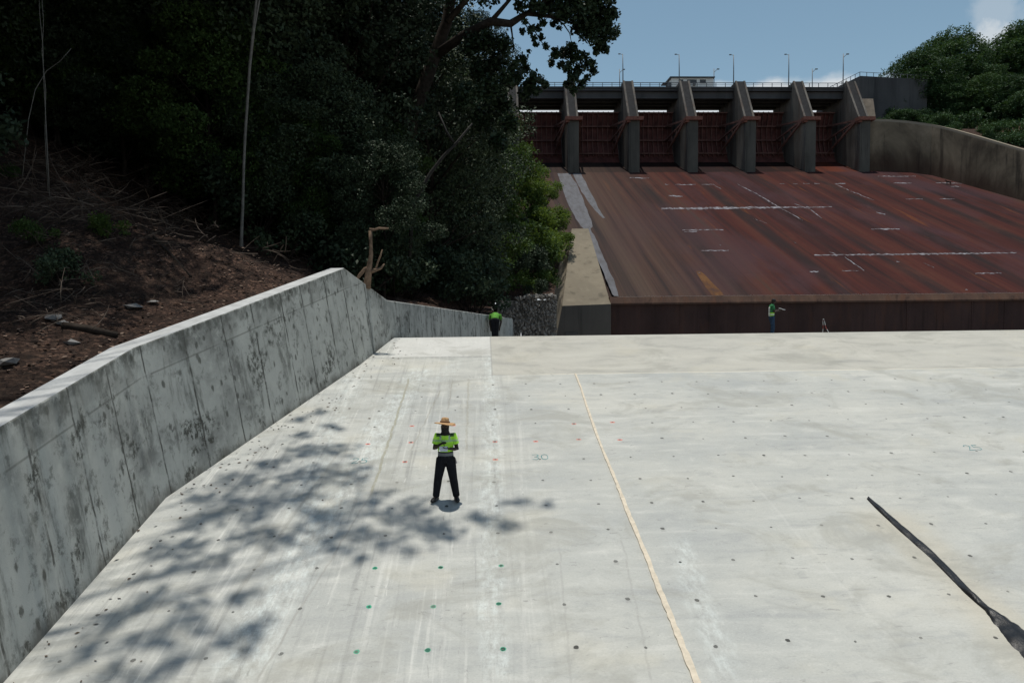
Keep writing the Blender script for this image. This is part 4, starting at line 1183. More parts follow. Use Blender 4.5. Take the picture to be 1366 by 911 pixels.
# ------------------------------------------------------------------ foliage
def leaves_mesh(name, clumps, per_m3, size, aspect=0.55, up_bias=0.5, droop=0.0, seed=1, cap=40000, shell=0.55):
    """clumps: (cx,cy,cz,rx,ry,rz). leaf blades scattered through every clump"""
    g_ = np.random.default_rng(seed)
    C_ = []
    for (cx_, cy_, cz_, rx, ry, rz) in clumps:
        n = int(per_m3 * (rx*ry*rz)**(2/3) * 12)
        n = max(12, min(n, 4000))
        d = g_.normal(size=(n, 3)); d /= np.linalg.norm(d, axis=1)[:, None]
        rad = g_.uniform(shell, 1.0, size=(n, 1))**0.7
        lum = 1.0 + 0.25*np.sin(d[:, :1]*7+cx_)*np.sin(d[:, 1:2]*6+cz_)
        p = d*rad*lum*np.array([rx, ry, rz]) + np.array([cx_, cy_, cz_])
        C_.append(p)
    P = np.concatenate(C_)
    if len(P) > cap: P = P[g_.permutation(len(P))[:cap]]
    n = len(P)
    nr = g_.normal(size=(n, 3)); nr[:, 2] += up_bias*np.abs(g_.normal(size=n))*1.5; nr /= np.linalg.norm(nr, axis=1)[:, None]
    a = g_.normal(size=(n, 3)); a[:, 2] -= droop
    a -= nr*(a*nr).sum(1)[:, None]; a /= np.linalg.norm(a, axis=1)[:, None]
    b = np.cross(nr, a)
    L_ = size*g_.uniform(0.6, 1.25, size=(n, 1)); Wd = L_*aspect*g_.uniform(0.8, 1.2, size=(n, 1))
    V = np.empty((n, 4, 3))
    V[:, 0] = P - a*L_/2; V[:, 1] = P + b*Wd/2 + nr*L_*0.06; V[:, 2] = P + a*L_/2 - nr*L_*0.05; V[:, 3] = P - b*Wd/2 + nr*L_*0.06
    me = bpy.data.meshes.new(name)
    me.vertices.add(4*n); me.vertices.foreach_set('co', V.reshape(-1).astype(np.float32))
    me.loops.add(4*n); me.loops.foreach_set('vertex_index', np.arange(4*n, dtype=np.int32))
    me.polygons.add(n); me.polygons.foreach_set('loop_start', np.arange(0, 4*n, 4, dtype=np.int32))
    me.update(calc_edges=True)
    return me

def limb(mb, a, b, r0_, r1_, sag=0.0, n=6, seg=5, wob=0.3):
    a, b = Vector(a), Vector(b); pts = []
    for k in range(seg+1):
        t = k/seg
        p = a.lerp(b, t) + Vector((random.uniform(-wob, wob), random.uniform(-wob, wob), random.uniform(-wob, wob)*0.5))*math.sin(math.pi*t)
        p.z += sag*math.sin(math.pi*t)
        pts.append(p)
    mb.tube(pts, [r0_+(r1_-r0_)*k/seg for k in range(seg+1)], n)
    return pts

def tree_proto(h, cr, cb, ncl, leaf, seed, dens=26, trunk_r=0.28, lean=0.0):
    """returns trunk mesh, crown mesh; cb = height where the crown begins"""
    random.seed(seed)
    mb = MB()
    top = Vector((lean*h, 0, h*0.86))
    tpts = limb(mb, (0, 0, -0.8), top, trunk_r, trunk_r*0.3, 0, 9, 9, 0.35)
    for k in range(5):
        a_ = random.uniform(0, 6.28)
        mb.tube([(math.cos(a_)*trunk_r*2.6, math.sin(a_)*trunk_r*2.6, -0.6), (math.cos(a_)*trunk_r*0.9, math.sin(a_)*trunk_r*0.9, 0.3), (0, 0, 1.3)], [0.12, trunk_r*0.5, 0.08], 6)
    cl_ = []
    for k in range(ncl):
        f = (k+0.5)/ncl
        z = cb + (h-cb)*(f**0.85)
        prof = math.sin(math.pi*min(1, max(0.06, 0.18+0.80*(z-cb)/(h-cb))))**0.6
        a_ = k*2.4 + random.uniform(-.5, .5)
        rr = cr*prof*random.uniform(0.45, 0.95)
        base = tpts[min(9, int(9*min(1, z/(h*0.86))*0.85))]
        c = Vector((base.x+math.cos(a_)*rr, base.y+math.sin(a_)*rr, z))
        r_ = cr*random.uniform(0.24, 0.42)
        cl_.append((c.x, c.y, c.z, r_*1.15, r_*1.15, r_*random.uniform(0.55, 0.8)))
        limb(mb, base, c, trunk_r*0.32, 0.03, 0.2, 5, 4, 0.3)
    cl_.append((top.x, top.y, h*0.93, cr*0.4, cr*0.4, cr*0.35))
    return mb.mesh('trunk', True), leaves_mesh('crown', cl_, dens, leaf, seed=seed)

protos = [tree_proto(19, 6.0, 6.5, 26, 0.25, 21, 42, 0.26),
          tree_proto(24, 5.5, 9.0, 28, 0.26, 22, 42, 0.28, 0.03),
          tree_proto(15, 4.8, 3.0, 28, 0.24, 23, 44, 0.20, -0.04),
          tree_proto(21, 6.5, 3.8, 36, 0.26, 24, 42, 0.28, 0.02)]
far_protos = [tree_proto(19, 6.2, 3.0, 40, 0.34, 71, 40, 0.28), tree_proto(20, 6.5, 3.0, 46, 0.36, 72, 40, 0.30)]
def shrub_proto(h, r, n, leaf, seed, dens=30):
    random.seed(seed)
    mb = MB(); cl_ = []
    for k in range(n):
        a_ = random.uniform(0, 6.28); rr = r*math.sqrt(random.random())*0.8
        z = h*random.uniform(0.25, 0.85)*(1-0.35*rr/r)
        q = r*random.uniform(0.25, 0.42)
        cl_.append((math.cos(a_)*rr, math.sin(a_)*rr, z, q, q, q*0.75))
        limb(mb, (0, 0, -0.2), (math.cos(a_)*rr, math.sin(a_)*rr, z), 0.05, 0.015, 0.1, 5, 4, 0.15)
    return mb.mesh('stem', True), leaves_mesh('foliage', cl_, dens, leaf, seed=seed, shell=0.3)
shrubs = [shrub_proto(4.2, 2.6, 14, 0.26, 31), shrub_proto(3.0, 2.2, 12, 0.22, 32), shrub_proto(6.0, 3.0, 18, 0.28, 33)]

def put_tree(name, proto, loc, s, rz, leafmat, label, cat, group, bark=None, parts=('trunk', 'crown'), sz=None, tilt=0.0):
    o = empty(name, loc, label, cat, group, rz)
    o.scale = (s, s, sz or s); o.rotation_euler = (random.uniform(-tilt, tilt), random.uniform(-tilt, tilt), rz)
    key = (parts[1], leafmat.name)
    for nm, me, mt in ((parts[0], proto[0], bark or M['bark']), (parts[1], proto[1], leafmat)):
        c = bpy.data.objects.new(nm, me); COL.objects.link(c); c.parent = o
        if len(me.materials) == 0: me.materials.append(mt)
        c.material_slots[0].link = 'OBJECT'; c.material_slots[0].material = mt
    return o

# the dark forest on the left hillside
random.seed(5)
FG = 'trees of the dark forest on the left hillside'
FL = 'dark broadleaf tree standing in the deep shade of the left hillside forest'
def forest_tree(X, Y, k, s):
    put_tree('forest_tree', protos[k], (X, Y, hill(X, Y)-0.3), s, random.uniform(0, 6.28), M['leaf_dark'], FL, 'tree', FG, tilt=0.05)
yy = 2.0
while yy < 128:
    t = 13.0 if yy < 26 else (11.0 if yy < 45 else 10.0 if yy < 80 else 13.5)
    t += random.uniform(0, 2)
    while t < 46:
        bx, bz = bank(yy)
        X = bx - t + random.uniform(-1.5, 1.5); Y = yy + random.uniform(-2, 2)
        pxb = project(Vector((X, Y, hill(X, Y))))
        if not (yy < 12 and t > 30) and not (Y > 5 and -60 < pxb < 480 and Y < 36.5):
            k = random.choice((0, 1, 1, 3, 3)) if yy < 30 else random.choice((0, 1, 2, 3, 3))
            forest_tree(X, Y, k, random.uniform(0.85, 1.2))
        t += random.uniform(5.0, 7.5)
    yy += 6.2 if yy < 60 else 8.5
for (X, Y, k, s) in ((-22, 14, 1, 1.25), (-24, 20, 1, 1.3), (-22.5, 27, 1, 1.3), (-30, 24, 1, 1.3), (-30, 12, 1, 1.2), (-18.5, 19.5, 1, 1.35), (-20.5, 24.5, 1, 1.4)):
    forest_tree(X, Y, k, s)  # unseen trees added left of the view to shade the bank
random.seed(77)
for px_ in (20, 75, 120, 165, 205, 260, 300, 360, 395, 430, 465, 505, 100, 230, 340):
    for k in range(2):
        Y = random.uniform(37.5, 41) + 6*k; X = at_Y(px_ + random.uniform(-12, 12), 300, Y).x
        put_tree('sapling', protos[2], (X, Y, hill(X, Y)-0.2), random.uniform(0.5, 0.75), random.uniform(0, 6.28), M['leaf_mid'] if random.random() < 0.5 else M['leaf_dark'], 'leafy sapling growing in the shade between the dark forest trunks', 'sapling', 'saplings between the forest trunks')
# undergrowth
UG = 'undergrowth bushes below the forest'
UL = 'dark leafy bush growing under the shaded forest trees'
yy = 22
while yy < 110:
    for k in range(3):
        bx, bz = bank(yy)
        t = (11.0 if yy < 28 else 4.5 if yy < 45 else 2.0) + k*random.uniform(3, 5.5) + random.uniform(0, 1.5)
        X, Y = bx-t, yy+random.uniform(-2, 2)
        if -60 < project(Vector((X, Y, hill(X, Y)))) < 480 and Y < 36: continue
        put_tree('bush', shrubs[random.randrange(3)], (X, Y, hill(X, Y)-0.2), random.uniform(0.8, 1.3), random.uniform(0, 6.28), M['leaf_dark'], UL, 'bush', UG, parts=('stem', 'foliage'))
    yy += 4.6
# bushes on the forest's right edge, sunlight put into a brighter leaf colour
eb = [(712, 268, 103, 3.0, 'green bush between the rounded bush and the large spilling bush'), (733, 288, 101, 2.8, 'bright bush leaning over the brown strip left of the mortar lanes'), (722, 325, 94, 3.4, 'green bush left of the top of the tan block'), (705, 232, 106, 2.8, 'bright bush in front of the lower corner of the leftmost gate'), (712, 372, 86, 2.8, 'dark bush right above the rubble wall'), (706, 255, 104, 3.0, 'rounded green bush above the others at the sunlit forest edge'), (728, 250, 112, 2.4, 'small bright bush touching the top of the grey mortar lanes'), (722, 290, 100, 3.4, 'large bright green bush spilling over the left edge of the red slope'), (742, 318, 97, 2.4, 'green bush hanging beside the top of the tan block'),
      (712, 345, 92, 3.4, 'dark green bush behind the rubble wall'), (732, 368, 88, 2.4, 'low green bush left of the tan block'), (690, 300, 92, 4.0, 'broad shaded bush at the foot of the forest edge trees'), (700, 390, 84, 2.0, 'low dark bush on top of the rubble wall'), (690, 215, 100, 3.8, 'tall leafy bush below the hanging branches'), (668, 380, 82, 3.2, 'dark bush behind the far end of the side wall'), (650, 250, 84, 4.5, 'broad tall bush inside the forest edge'), (655, 330, 78, 4.0, 'shaded bush above the far end of the side wall')]
random.seed(9)
for (px, py, Y, r_, lab) in eb:
    px -= 8 if py > 360 else 0; r_ *= 1.18; c = at_Y(px, py, Y)
    k = random.randrange(3); hk = (4.2, 3.0, 6.0)[k]; rk = (2.6, 2.2, 3.0)[k]
    s = r_/rk
    base = c.z - hk*0.5*s
    gz = hill(c.x, Y)
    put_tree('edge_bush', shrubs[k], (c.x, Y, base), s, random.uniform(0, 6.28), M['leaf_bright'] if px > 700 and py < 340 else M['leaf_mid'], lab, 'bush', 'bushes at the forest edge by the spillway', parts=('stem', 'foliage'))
# tall edge trees closing the forest's right side
random.seed(12)
for (px, Y, k, s, lab) in ((640, 70, 3, 0.95, 'leafy tree at the right edge of the forest behind the hanging branches'), (600, 60, 2, 1.15, 'leafy tree standing behind the far end of the side wall'), (640, 88, 3, 1.05, 'tall leafy tree at the forest edge nearest the gates'), (612, 52, 3, 1.0, 'broad leafy tree in the middle of the forest edge'), (645, 105, 2, 1.2, 'leafy tree touching the left end of the bridge')):
    X = at_Y(px, 300, Y).x - 2.0
    put_tree('edge_tree', protos[k], (X, Y, hill(X, Y)-0.3), s, random.uniform(0, 6.28), M['leaf_mid'] if Y > 80 else M['leaf_dark'], lab, 'tree', 'trees at the forest edge by the spillway')  # nearer trees get darker leaves, shade put into the colour

# big tree with limbs reaching into the sky
YT = 46.0
random.seed(14)
mb = MB()
tb = at_Y(520, 330, YT); tb.z = hill(tb.x, YT)-0.5
tr = [tb, at_Y(535, 230, YT), at_Y(549, 162, YT), at_Y(575, 88, YT), at_Y(596, 30, YT), at_Y(612, -60, YT), at_Y(625, -180, YT)]
mb.tube(tr, [0.62, 0.52, 0.48, 0.42, 0.36, 0.3, 0.12], 10)
L1 = [at_Y(580, 75, YT), at_Y(618, 48, YT-1), at_Y(655, 29, YT-2), at_Y(681, 32, YT-2), at_Y(703, 18, YT-2), at_Y(738, 23, YT-2), at_Y(765, 32, YT-2), at_Y(800, 46, YT-2)]
mb.tube(L1, [0.34, 0.30, 0.27, 0.24, 0.18, 0.11, 0.07, 0.03], 8)
for path_, r_ in (([(738, 23), (752, 33), (760, 45), (762, 56)], 0.06), ([(760, 36), (775, 45), (784, 55)], 0.05), ([(703, 18), (730, 0), (760, -20), (790, -35)], 0.14), ([(681, 32), (683, 45), (685, 62), (684, 75)], 0.07), ([(681, 32), (700, 25), (712, 40), (722, 56), (733, 68)], 0.06), ([(655, 29), (680, 0), (700, -40)], 0.16), ([(596, 30), (640, -20), (690, -60)], 0.22), ([(760, 56), (752, 72), (748, 90)], 0.04), ([(762, 56), (772, 78), (780, 96)], 0.04)):
    mb.tube([at_Y(a_, b_, YT-2) for a_, b_ in path_], [r_*(1-0.7*k/(len(path_)-1)) for k in range(len(path_))], 6)
BT = empty('overhanging_tree', tb, 'big dark tree whose leafy limbs reach into the sky beside the bridge', 'tree')
mb.v = [tuple(Vector(p)-tb) for p in mb.v]; mb.build('trunk', M['bark'], BT, smooth=True)
cl = []
def cpx(px, py, r_, dy=0.0):
    p = at_Y(px, py, YT-2+dy) - tb
    q = r_*1.12*(YT-2)/F
    cl.append((p.x, p.y, p.z, q, q*1.1, q))
for (px, py, r_) in ((775, 12, 20), (797, 22, 20), (808, 42, 14), (818, 44, 8), (786, 42, 14), (752, 12, 16), (733, 4, 14), (800, 60, 9), (808, 66, 6), (795, 70, 5), (815, 20, 10), (770, 35, 10), (712, 6, 9), (694, 8, 8), (740, 30, 6), (722, 14, 8),
                     (708, 40, 5), (697, 42, 4), (718, 38, 5), (712, 52, 4), (722, 50, 4), (715, 60, 3.5), (728, 62, 4), (706, 68, 2.5), (724, 30, 5), (746, 38, 3), (700, 30, 4),
                     (762, 64, 7), (752, 72, 7), (741, 72, 7), (735, 84, 5), (765, 76, 10), (778, 76, 7), (785, 86, 7), (772, 92, 8), (758, 92, 7), (748, 86, 5), (792, 95, 5), (783, 104, 5), (765, 104, 8), (776, 112, 6), (758, 113, 6), (765, 120, 6), (790, 84, 5),
                     (697, 80, 7), (700, 92, 8), (690, 105, 10), (712, 104, 8), (722, 108, 6), (728, 114, 5), (705, 116, 9), (685, 88, 8), (700, 128, 8), (715, 122, 7),
                     (770, -18, 24), (805, -12, 20), (730, -25, 22), (690, -25, 22), (650, -15, 20), (750, -55, 26), (800, -50, 22), (700, -65, 26), (640, -60, 28), (600, -40, 24), (650, 55, 14), (672, 60, 12), (660, 85, 14), (640, 95, 16), (676, 105, 12), (655, 120, 16), (630, 60, 14), (560, -60, 30), (620, 130, 18), (670, 140, 14), (645, 160, 18), (680, 165, 12), (665, 190, 14)):
    cpx(px, py, r_, random.uniform(-1, 1.2))
link('crown', leaves_mesh('crown', cl, 80, 0.24, aspect=0.75, seed=44, cap=90000, shell=0.1), M['leaf_blue'], BT)

# tree standing left of the frame whose crown overhangs the slab and dapples it with shade
random.seed(17)
XT, YTr = -17.0, 8.5
sb = Vector((XT, YTr, hill(XT, YTr)-0.4))
ST = empty('shade_tree', sb, 'tall broad tree on the left bank overhanging the slab above the photo', 'tree')
mb = MB()
hgt = 20.0
tpts = limb(mb, (0, 0, -0.5), (3, 0.5, 17), 0.55, 0.3, 0, 10, 8, 0.4)
cl = []
tgt = [(455, 690, .62), (500, 668, .55), (535, 690, .55), (480, 712, .55), (558, 672, .42), (575, 705, .45), (590, 715, .40), (520, 720, .4), (640, 690, .30), (665, 700, .38), (700, 668, .20), (728, 672, .17), (680, 672, .22), (545, 735, .28),
       (425, 690, .6), (405, 660, .6), (385, 640, .55), (430, 630, .6), (455, 600, .5), (420, 600, .55), (395, 605, .45), (445, 570, .4), (470, 640, .45), (480, 625, .3), (360, 665, .6), (335, 690, .5), (310, 660, .55), (285, 685, .6), (330, 640, .5), (360, 620, .5), (400, 580, .4), (375, 720, .4), (350, 715, .45), (430, 720, .4), (480, 745, .25), (455, 735, .3), (300, 640, .45), (260, 665, .45), (400, 560, .35), (425, 550, .3),
       (255, 730, .5), (280, 755, .5), (235, 760, .5), (215, 735, .45), (205, 790, .5), (255, 800, .55), (240, 830, .5), (270, 840, .45), (180, 815, .5), (215, 855, .55), (170, 860, .5), (130, 850, .5), (240, 880, .5), (200, 900, .5), (150, 900, .5), (100, 880, .5), (290, 860, .35), (310, 800, .30), (330, 795, .35), (335, 850, .35), (315, 845, .3), (345, 830, .3), (325, 870, .3), (300, 745, .3), (255, 700, .4), (195, 770, .4), (150, 830, .4), (320, 720, .35),
       (90, 930, .5), (200, 950, .6), (280, 940, .5), (140, 960, .6), (350, 960, .5)]
for (px, py, r_) in tgt:
    S = on_slab(px, py)
    hh = random.uniform(22, 29)
    c = S + sun_dir*(hh/sun_dir.z) - sb
    r_ *= 1.0 if py < 740 else 0.68
    cl.append((c.x, c.y, c.z, r_, r_, r_*0.6))
    if random.random() < 0.3:
        base = tpts[random.randint(4, 8)]
        limb(mb, base, c, 0.06, 0.012, 0.9, 5, 5, 0.4)
n_over = len(cl)
mb.v = [tuple(p) for p in mb.v]
for k in range(26):
    a_ = random.uniform(0, 6.28); rr = random.uniform(1, 6.5)
    c = Vector((-2+math.cos(a_)*rr, math.sin(a_)*rr*1.2, random.uniform(13, 21)))
    cl.append((c.x, c.y, c.z, 2.0, 2.0, 1.3)); limb(mb, tpts[random.randint(4, 8)], c, 0.13, 0.03, 0.3, 5, 4, 0.3)
mb.build('trunk', M['bark'], ST, smooth=True)
link('crown', leaves_mesh('crown', cl, 24, 0.26, seed=51, cap=60000, shell=0.1), M['leaf_dark'], ST)

# right bank trees
random.seed(19)
rt_ = [(1225, 120, 172, 0.95, 3, 'leafy tree touching the grey abutment block'), (1262, 105, 182, 1.15, 3, 'tallest round tree right of the abutment block'), (1292, 118, 178, 0.9, 0, 'round tree left of the dark hill crest trees'), (1330, 118, 190, 1.0, 3, 'dark tree on the hill behind the right wall'), (1362, 90, 188, 1.2, 0, 'high dark tree at the right end of the skyline'),
       (1395, 90, 185, 1.2, 3, 'dark tree beyond the right end of the skyline'), (1308, 142, 165, 0.75, 2, 'small tree low behind the middle of the right wall'), (1345, 150, 160, 0.85, 2, 'small dark tree low behind the right wall'), (1255, 140, 168, 0.7, 2, 'small tree below the tallest round tree'), (1380, 165, 150, 0.8, 2, 'dark tree by the lower right wall'), (1420, 150, 150, 1.0, 3, 'broad tree beyond the lower right wall')]
for (px, py, Y, s, k, lab) in rt_:
    c = at_Y(px, py, Y)
    k = k % 2; hk = (19, 20)[k]*s*1.1; mid = 0.6; s *= 1.45
    put_tree('hill_tree', far_protos[k % 2], (c.x, Y, c.z-hk*mid), s, random.uniform(0, 6.28), M['leaf_right'], lab, 'tree', 'trees on the right bank', sz=s/1.45*1.1)
rs = [(1190, 150, 166, 'low bush beside the tan block'), (1212, 148, 164, 'bush between the abutment block and the right wall'), (1238, 150, 163, 'bush behind the left part of the right wall'), (1262, 156, 160, 'bush just behind the bend of the right wall'), (1290, 165, 156, 'bush behind the middle of the right wall'), (1318, 172, 150, 'bush above the sloping part of the right wall'), (1345, 180, 144, 'bush near the low end of the right wall'), (1372, 186, 140, 'bush at the low end of the right wall'), (1230, 135, 172, 'bush under the leafy tree by the abutment'), (1275, 140, 172, 'bush under the tallest round tree'), (1325, 158, 164, 'bush under the small dark tree'), (1360, 165, 156, 'bush under the high dark tree')]
for (px, py, Y, lab) in rs:
    c = at_Y(px, py, Y)
    k = random.randrange(3); s = random.uniform(1.6, 2.3)
    put_tree('bank_bush', shrubs[k], (c.x, Y, c.z-2.2*s), s, random.uniform(0, 6.28), M['leaf_right'], lab, 'bush', 'bushes behind the right wall', parts=('stem', 'foliage'))

random.seed(33)
for i in range(len(wall_r)-3):
    for q in range(3):
        t = random.random(); p = Vector(wall_r[i]).lerp(Vector(wall_r[i+1]), t)
        s = random.uniform(1.0, 1.5)
        put_tree('bank_bush', shrubs[q % 2], (p.x + random.uniform(2.6, 7), p.y + random.uniform(1.5, 5), p.z-1.2), s, random.uniform(0, 6), M['leaf_right'], 'low green bush of the hedge along the top of the right wall', 'bush', 'hedge of low bushes along the right wall', parts=('stem', 'foliage'))

# ------------------------------------------------------------------ thin trunks, lianas, stump, brushwood
def on_hill(px, py, lo=12.0, hi=120.0):
    d = ray(px, py); t = lo
    while t < hi:
        p = d*t
        if hill(p.x, p.y) > p.z and p.x < bank(p.y)[0]: return Vector((p.x, p.y, hill(p.x, p.y)))
        t += 0.15
    return d*hi
random.seed(23)
b = on_hill(322, 330); Y = b.y
print('thin trunk at', b)
mb = MB(); pth = [b-Vector((0, 0, 0.3))] + [at_Y(x_, y_, Y) for x_, y_ in ((322, 318), (324, 270), (325, 225), (327, 180), (330, 135), (333, 90), (336, 60), (339, 30), (342, 0), (346, -50), (350, -120))]
k_ = Y/F
SL = empty('slender_tree', b, 'tree with a slender pale straight trunk rising from the dark bank, crown added out of view', 'tree')
mb.tube(pth, [3.0*k_, 2.2*k_, 1.9*k_, 1.8*k_, 1.9*k_, 1.8*k_, 1.9*k_, 1.8*k_, 1.8*k_, 1.7*k_, 1.6*k_, 1.1*k_], 10)
mb.tube([at_Y(336, 70, Y), at_Y(339, 40, Y), at_Y(346, 0, Y), at_Y(350, -60, Y)], [1.2*k_, 1.3*k_, 1.2*k_, 0.8*k_], 8)
tp_ = pth[-1]; cl = []
for k in range(90):
    a_ = random.uniform(0, 6.28); rr = 10.5*math.sqrt(random.random())
    c = tp_ + Vector((math.cos(a_)*rr*0.9-2.5, math.sin(a_)*rr*0.9-5.0, random.uniform(-0.5, 5)))
    if c.x > -6.2: continue
    limb(mb, pth[-2].lerp(tp_, random.random()), c, 0.06, 0.02, 0.3, 5, 4, 0.3)
    cl.append((*(c-b), 2.0, 2.0, 1.2))
mb.v = [tuple(Vector(p)-b) for p in mb.v]; mb.build('trunk', M['pale_bark'], SL, smooth=True)
link('crown', leaves_mesh('crown', cl, 24, 0.3, seed=61, cap=40000), M['leaf_dark'], SL)  # crown added out of view, spread wide to shade the bank
for (pts_, w, lab) in (([(66, 262), (63, 200), (60, 140), (58, 100), (57, 60), (53, 20), (51, -30)], 1.0, 'thin pale hanging vine at the far left of the forest'), ([(64, 255), (60, 180), (61, 120), (56, 70), (58, 30), (54, -30)], 0.8, 'second thin vine twisted beside the far left one'), ([(30, 235), (38, 160), (47, 120), (62, 95), (80, 82), (95, 65)], 0.8, 'thin bent branch crossing beside the hanging vines')):
    mb = MB(); mb.tube([at_Y(a_, b_, 25.0) for a_, b_ in pts_], [w*0.7*25/F*(1-0.1*k) for k in range(len(pts_))], 6)
    tag(mb.build('hanging_vine', M['pale_bark'], smooth=True), lab, 'vine', 'thin vines in the forest')
mb = MB(); mb.tube([at_Y(a_, b_, 37.0) for a_, b_ in ((546, 345), (549, 300), (553, 270), (562, 252), (575, 230), (592, 208), (608, 192), (630, 165))], [0.10, 0.10, 0.10, 0.10, 0.09, 0.08, 0.07, 0.04], 8)
mb.tube([at_Y(a_, b_, 37.0) for a_, b_ in ((605, 190), (595, 175), (585, 150))], [0.06, 0.06, 0.04], 6)
tag(mb.build('leaning_trunk', plain('shaded_grey_bark', (0.028, 0.026, 0.024), .9, .4, 5), smooth=True), 'thin grey leaning trunk curving up inside the dark forest', 'tree trunk')
for (xa, ya, xb, yb, Yt, w) in ((545, 200, 575, 90, 40, 0.30), (372, 330, 380, -40, 27, 0.10), (407, 345, 402, -40, 30, 0.12), (262, 290, 255, -40, 27, 0.09), (447, 330, 455, -40, 34, 0.16)):
    pass

# stump with a broken side limb behind the wall peak
b = at_Y(487, 372, Tp.y+1.4)
k_ = b.y/F
mb = MB()
P_ = lambda x_, y_, d_=0: at_Y(x_, y_, b.y+d_)
mb.tube([P_(489, 385), P_(492, 360), P_(495, 340), P_(494.5, 322), P_(494, 308)], [5.5*k_, 4.0*k_, 2.6*k_, 2.2*k_, 2.4*k_], 9)
mb.tube([P_(493, 306.5), P_(500, 306.5), P_(506, 304.5), P_(512, 305), P_(518.5, 304.8)], [2.2*k_, 1.5*k_, 1.5*k_, 1.4*k_, 1.1*k_], 8)
mb.tube([P_(494, 356), P_(487, 359), P_(481, 366), P_(476, 372)], [2.2*k_, 2.6*k_, 2.4*k_, 2.0*k_], 8)
mb.tube([P_(495, 362), P_(502, 360), P_(508, 358), P_(513, 352)], [3.2*k_, 2.2*k_, 1.6*k_, 0.9*k_], 8)
mb.tube([P_(501, 360), P_(504, 350), P_(508, 340), P_(510, 333)], [1.4*k_, 1.2*k_, 1.1*k_, 0.7*k_], 7)
tag(mb.build('dead_stump', M['dead_wood'], smooth=True), 'bare brown dead stump with a broken side limb behind the wall peak', 'stump')

# tangled brushwood on the bank
def twigs(regions, n, rmin, rmax, lmin, lmax, name, label, seed):
    random.seed(seed); mb = MB()
    for _ in range(n):
        x0, y0, x1, y1 = random.choice(regions)
        p = on_hill(random.uniform(x0, x1), random.uniform(y0, y1))
        p = p + Vector((0, 0, random.uniform(0.0, 0.7)))
        a_ = random.uniform(0, 6.28); L_ = random.uniform(lmin, lmax); el = random.gauss(0.1, 0.35)
        d = Vector((math.cos(a_)*math.cos(el), math.sin(a_)*math.cos(el)*0.8, math.sin(el)))
        bend = Vector((random.uniform(-.5, .5), random.uniform(-.5, .5), random.uniform(-.6, .3)))
        r_ = random.uniform(rmin, rmax)
        pts_ = [p + d*L_*t + bend*L_*t*t*0.6 for t in (0, .25, .5, .75, 1)]
        mb.tube(pts_, [r_, r_*0.9, r_*0.75, r_*0.55, r_*0.3], 5)
        for q in range(random.randint(0, 2)):
            s0 = pts_[random.randint(1, 3)]; d2 = (d + Vector((random.uniform(-.9, .9), random.uniform(-.9, .9), random.uniform(-.4, .8)))).normalized()
            mb.tube([s0, s0+d2*L_*0.2, s0+d2*L_*0.4+Vector((0, 0, -0.05))], [r_*0.6, r_*0.45, r_*0.2], 4)
    return tag(mb.build(name, M['twig'], smooth=True, fix=False), label, 'brushwood', 'dead brushwood on the left bank')
twigs([(0, 215, 130, 310), (100, 235, 260, 310)], 300, 0.006, 0.024, 0.5, 2.2, 'brush_pile', 'wide tangle of dead branches on the upper left bank', 41)
twigs([(200, 280, 330, 330), (240, 255, 320, 310)], 180, 0.006, 0.022, 0.4, 1.8, 'brush_pile', 'tangle of pale dead branches left of the slender pale trunk', 42)
twigs([(330, 300, 470, 345), (340, 320, 440, 360)], 130, 0.006, 0.02, 0.4, 1.5, 'brush_pile', 'tangle of dead branches between the slender trunk and the wall peak', 43)
twigs([(20, 320, 330, 420), (0, 350, 150, 470)], 130, 0.005, 0.014, 0.2, 0.9, 'brush_pile', 'loose dead sticks scattered on the brown lower bank', 44)
twigs([(505, 335, 560, 385)], 50, 0.012, 0.03, 0.5, 1.6, 'brush_pile', 'tangle of dead roots right of the bare stump', 45)
# fallen logs, stones, litter
random.seed(47)
def log(pa, pb, r_, lab):
    a_, b_ = on_hill(*pa), on_hill(*pb); mb = MB()
    mb.tube([a_+Vector((0, 0, r_*0.6)), a_.lerp(b_, .5)+Vector((0, 0, r_*0.9)), b_+Vector((0, 0, r_*0.5))], [r_, r_*0.95, r_*0.8], 9)
    tag(mb.build('fallen_log', M['bark'], smooth=True), lab, 'log')
log((84, 440), (156, 452), 0.08, 'dark fallen log lying on the brown bank near the wall bend')
log((205, 318), (255, 372), 0.045, 'thin fallen trunk slanting down the bank beside the small bush')
for (px, py, r_, lab) in ((71, 428, 0.22, 'pale flat stone on the brown bank'), (178, 413, 0.20, 'grey stone on the bank above the wall bend'), (96, 459, 0.16, 'small grey stone below the fallen log'), (12, 487, 0.2, 'grey stone at the left end of the bank'), (82, 434, 0.14, 'small pale stone beside the flat one'), (205, 407, 0.12, 'small grey stone right of the upper stone')):
    p = on_hill(px, py); mb = MB(); stone(mb, (0, 0, 0), r_)
    o = mb.build('bank_stone', plain('pale_bank_stone', (0.17, 0.165, 0.16), 0.85, 0.3, 6.0), fix=False); o.location = p + Vector((0, 0, 0.03)); o.scale = (1.2, 1, 0.45)
    tag(o, lab, 'stone', 'stones on the left bank')
mb = MB()
for _ in range(9000):
    Y = random.uniform(6, 40); t = abs(random.gauss(3.5, 3.2)) + 0.05
    X = bank(Y)[0]-t
    if random.random() < 0.35: X += 0.0
    z = hill(X, Y)+0.02
    a_ = random.uniform(0, 6.28); s = random.uniform(0.02, 0.065)
    u_ = Vector((math.cos(a_), math.sin(a_), random.uniform(-.4, .4)))*s; v_ = Vector((-math.sin(a_), math.cos(a_), random.uniform(-.4, .4)))*s*0.6
    c = Vector((X, Y, z))
    mb.add([c-u_, c+v_, c+u_, c-v_], [(0, 1, 2, 3)])
tag(mb.build('leaf_litter', M['litter'], fix=False), kind='stuff')
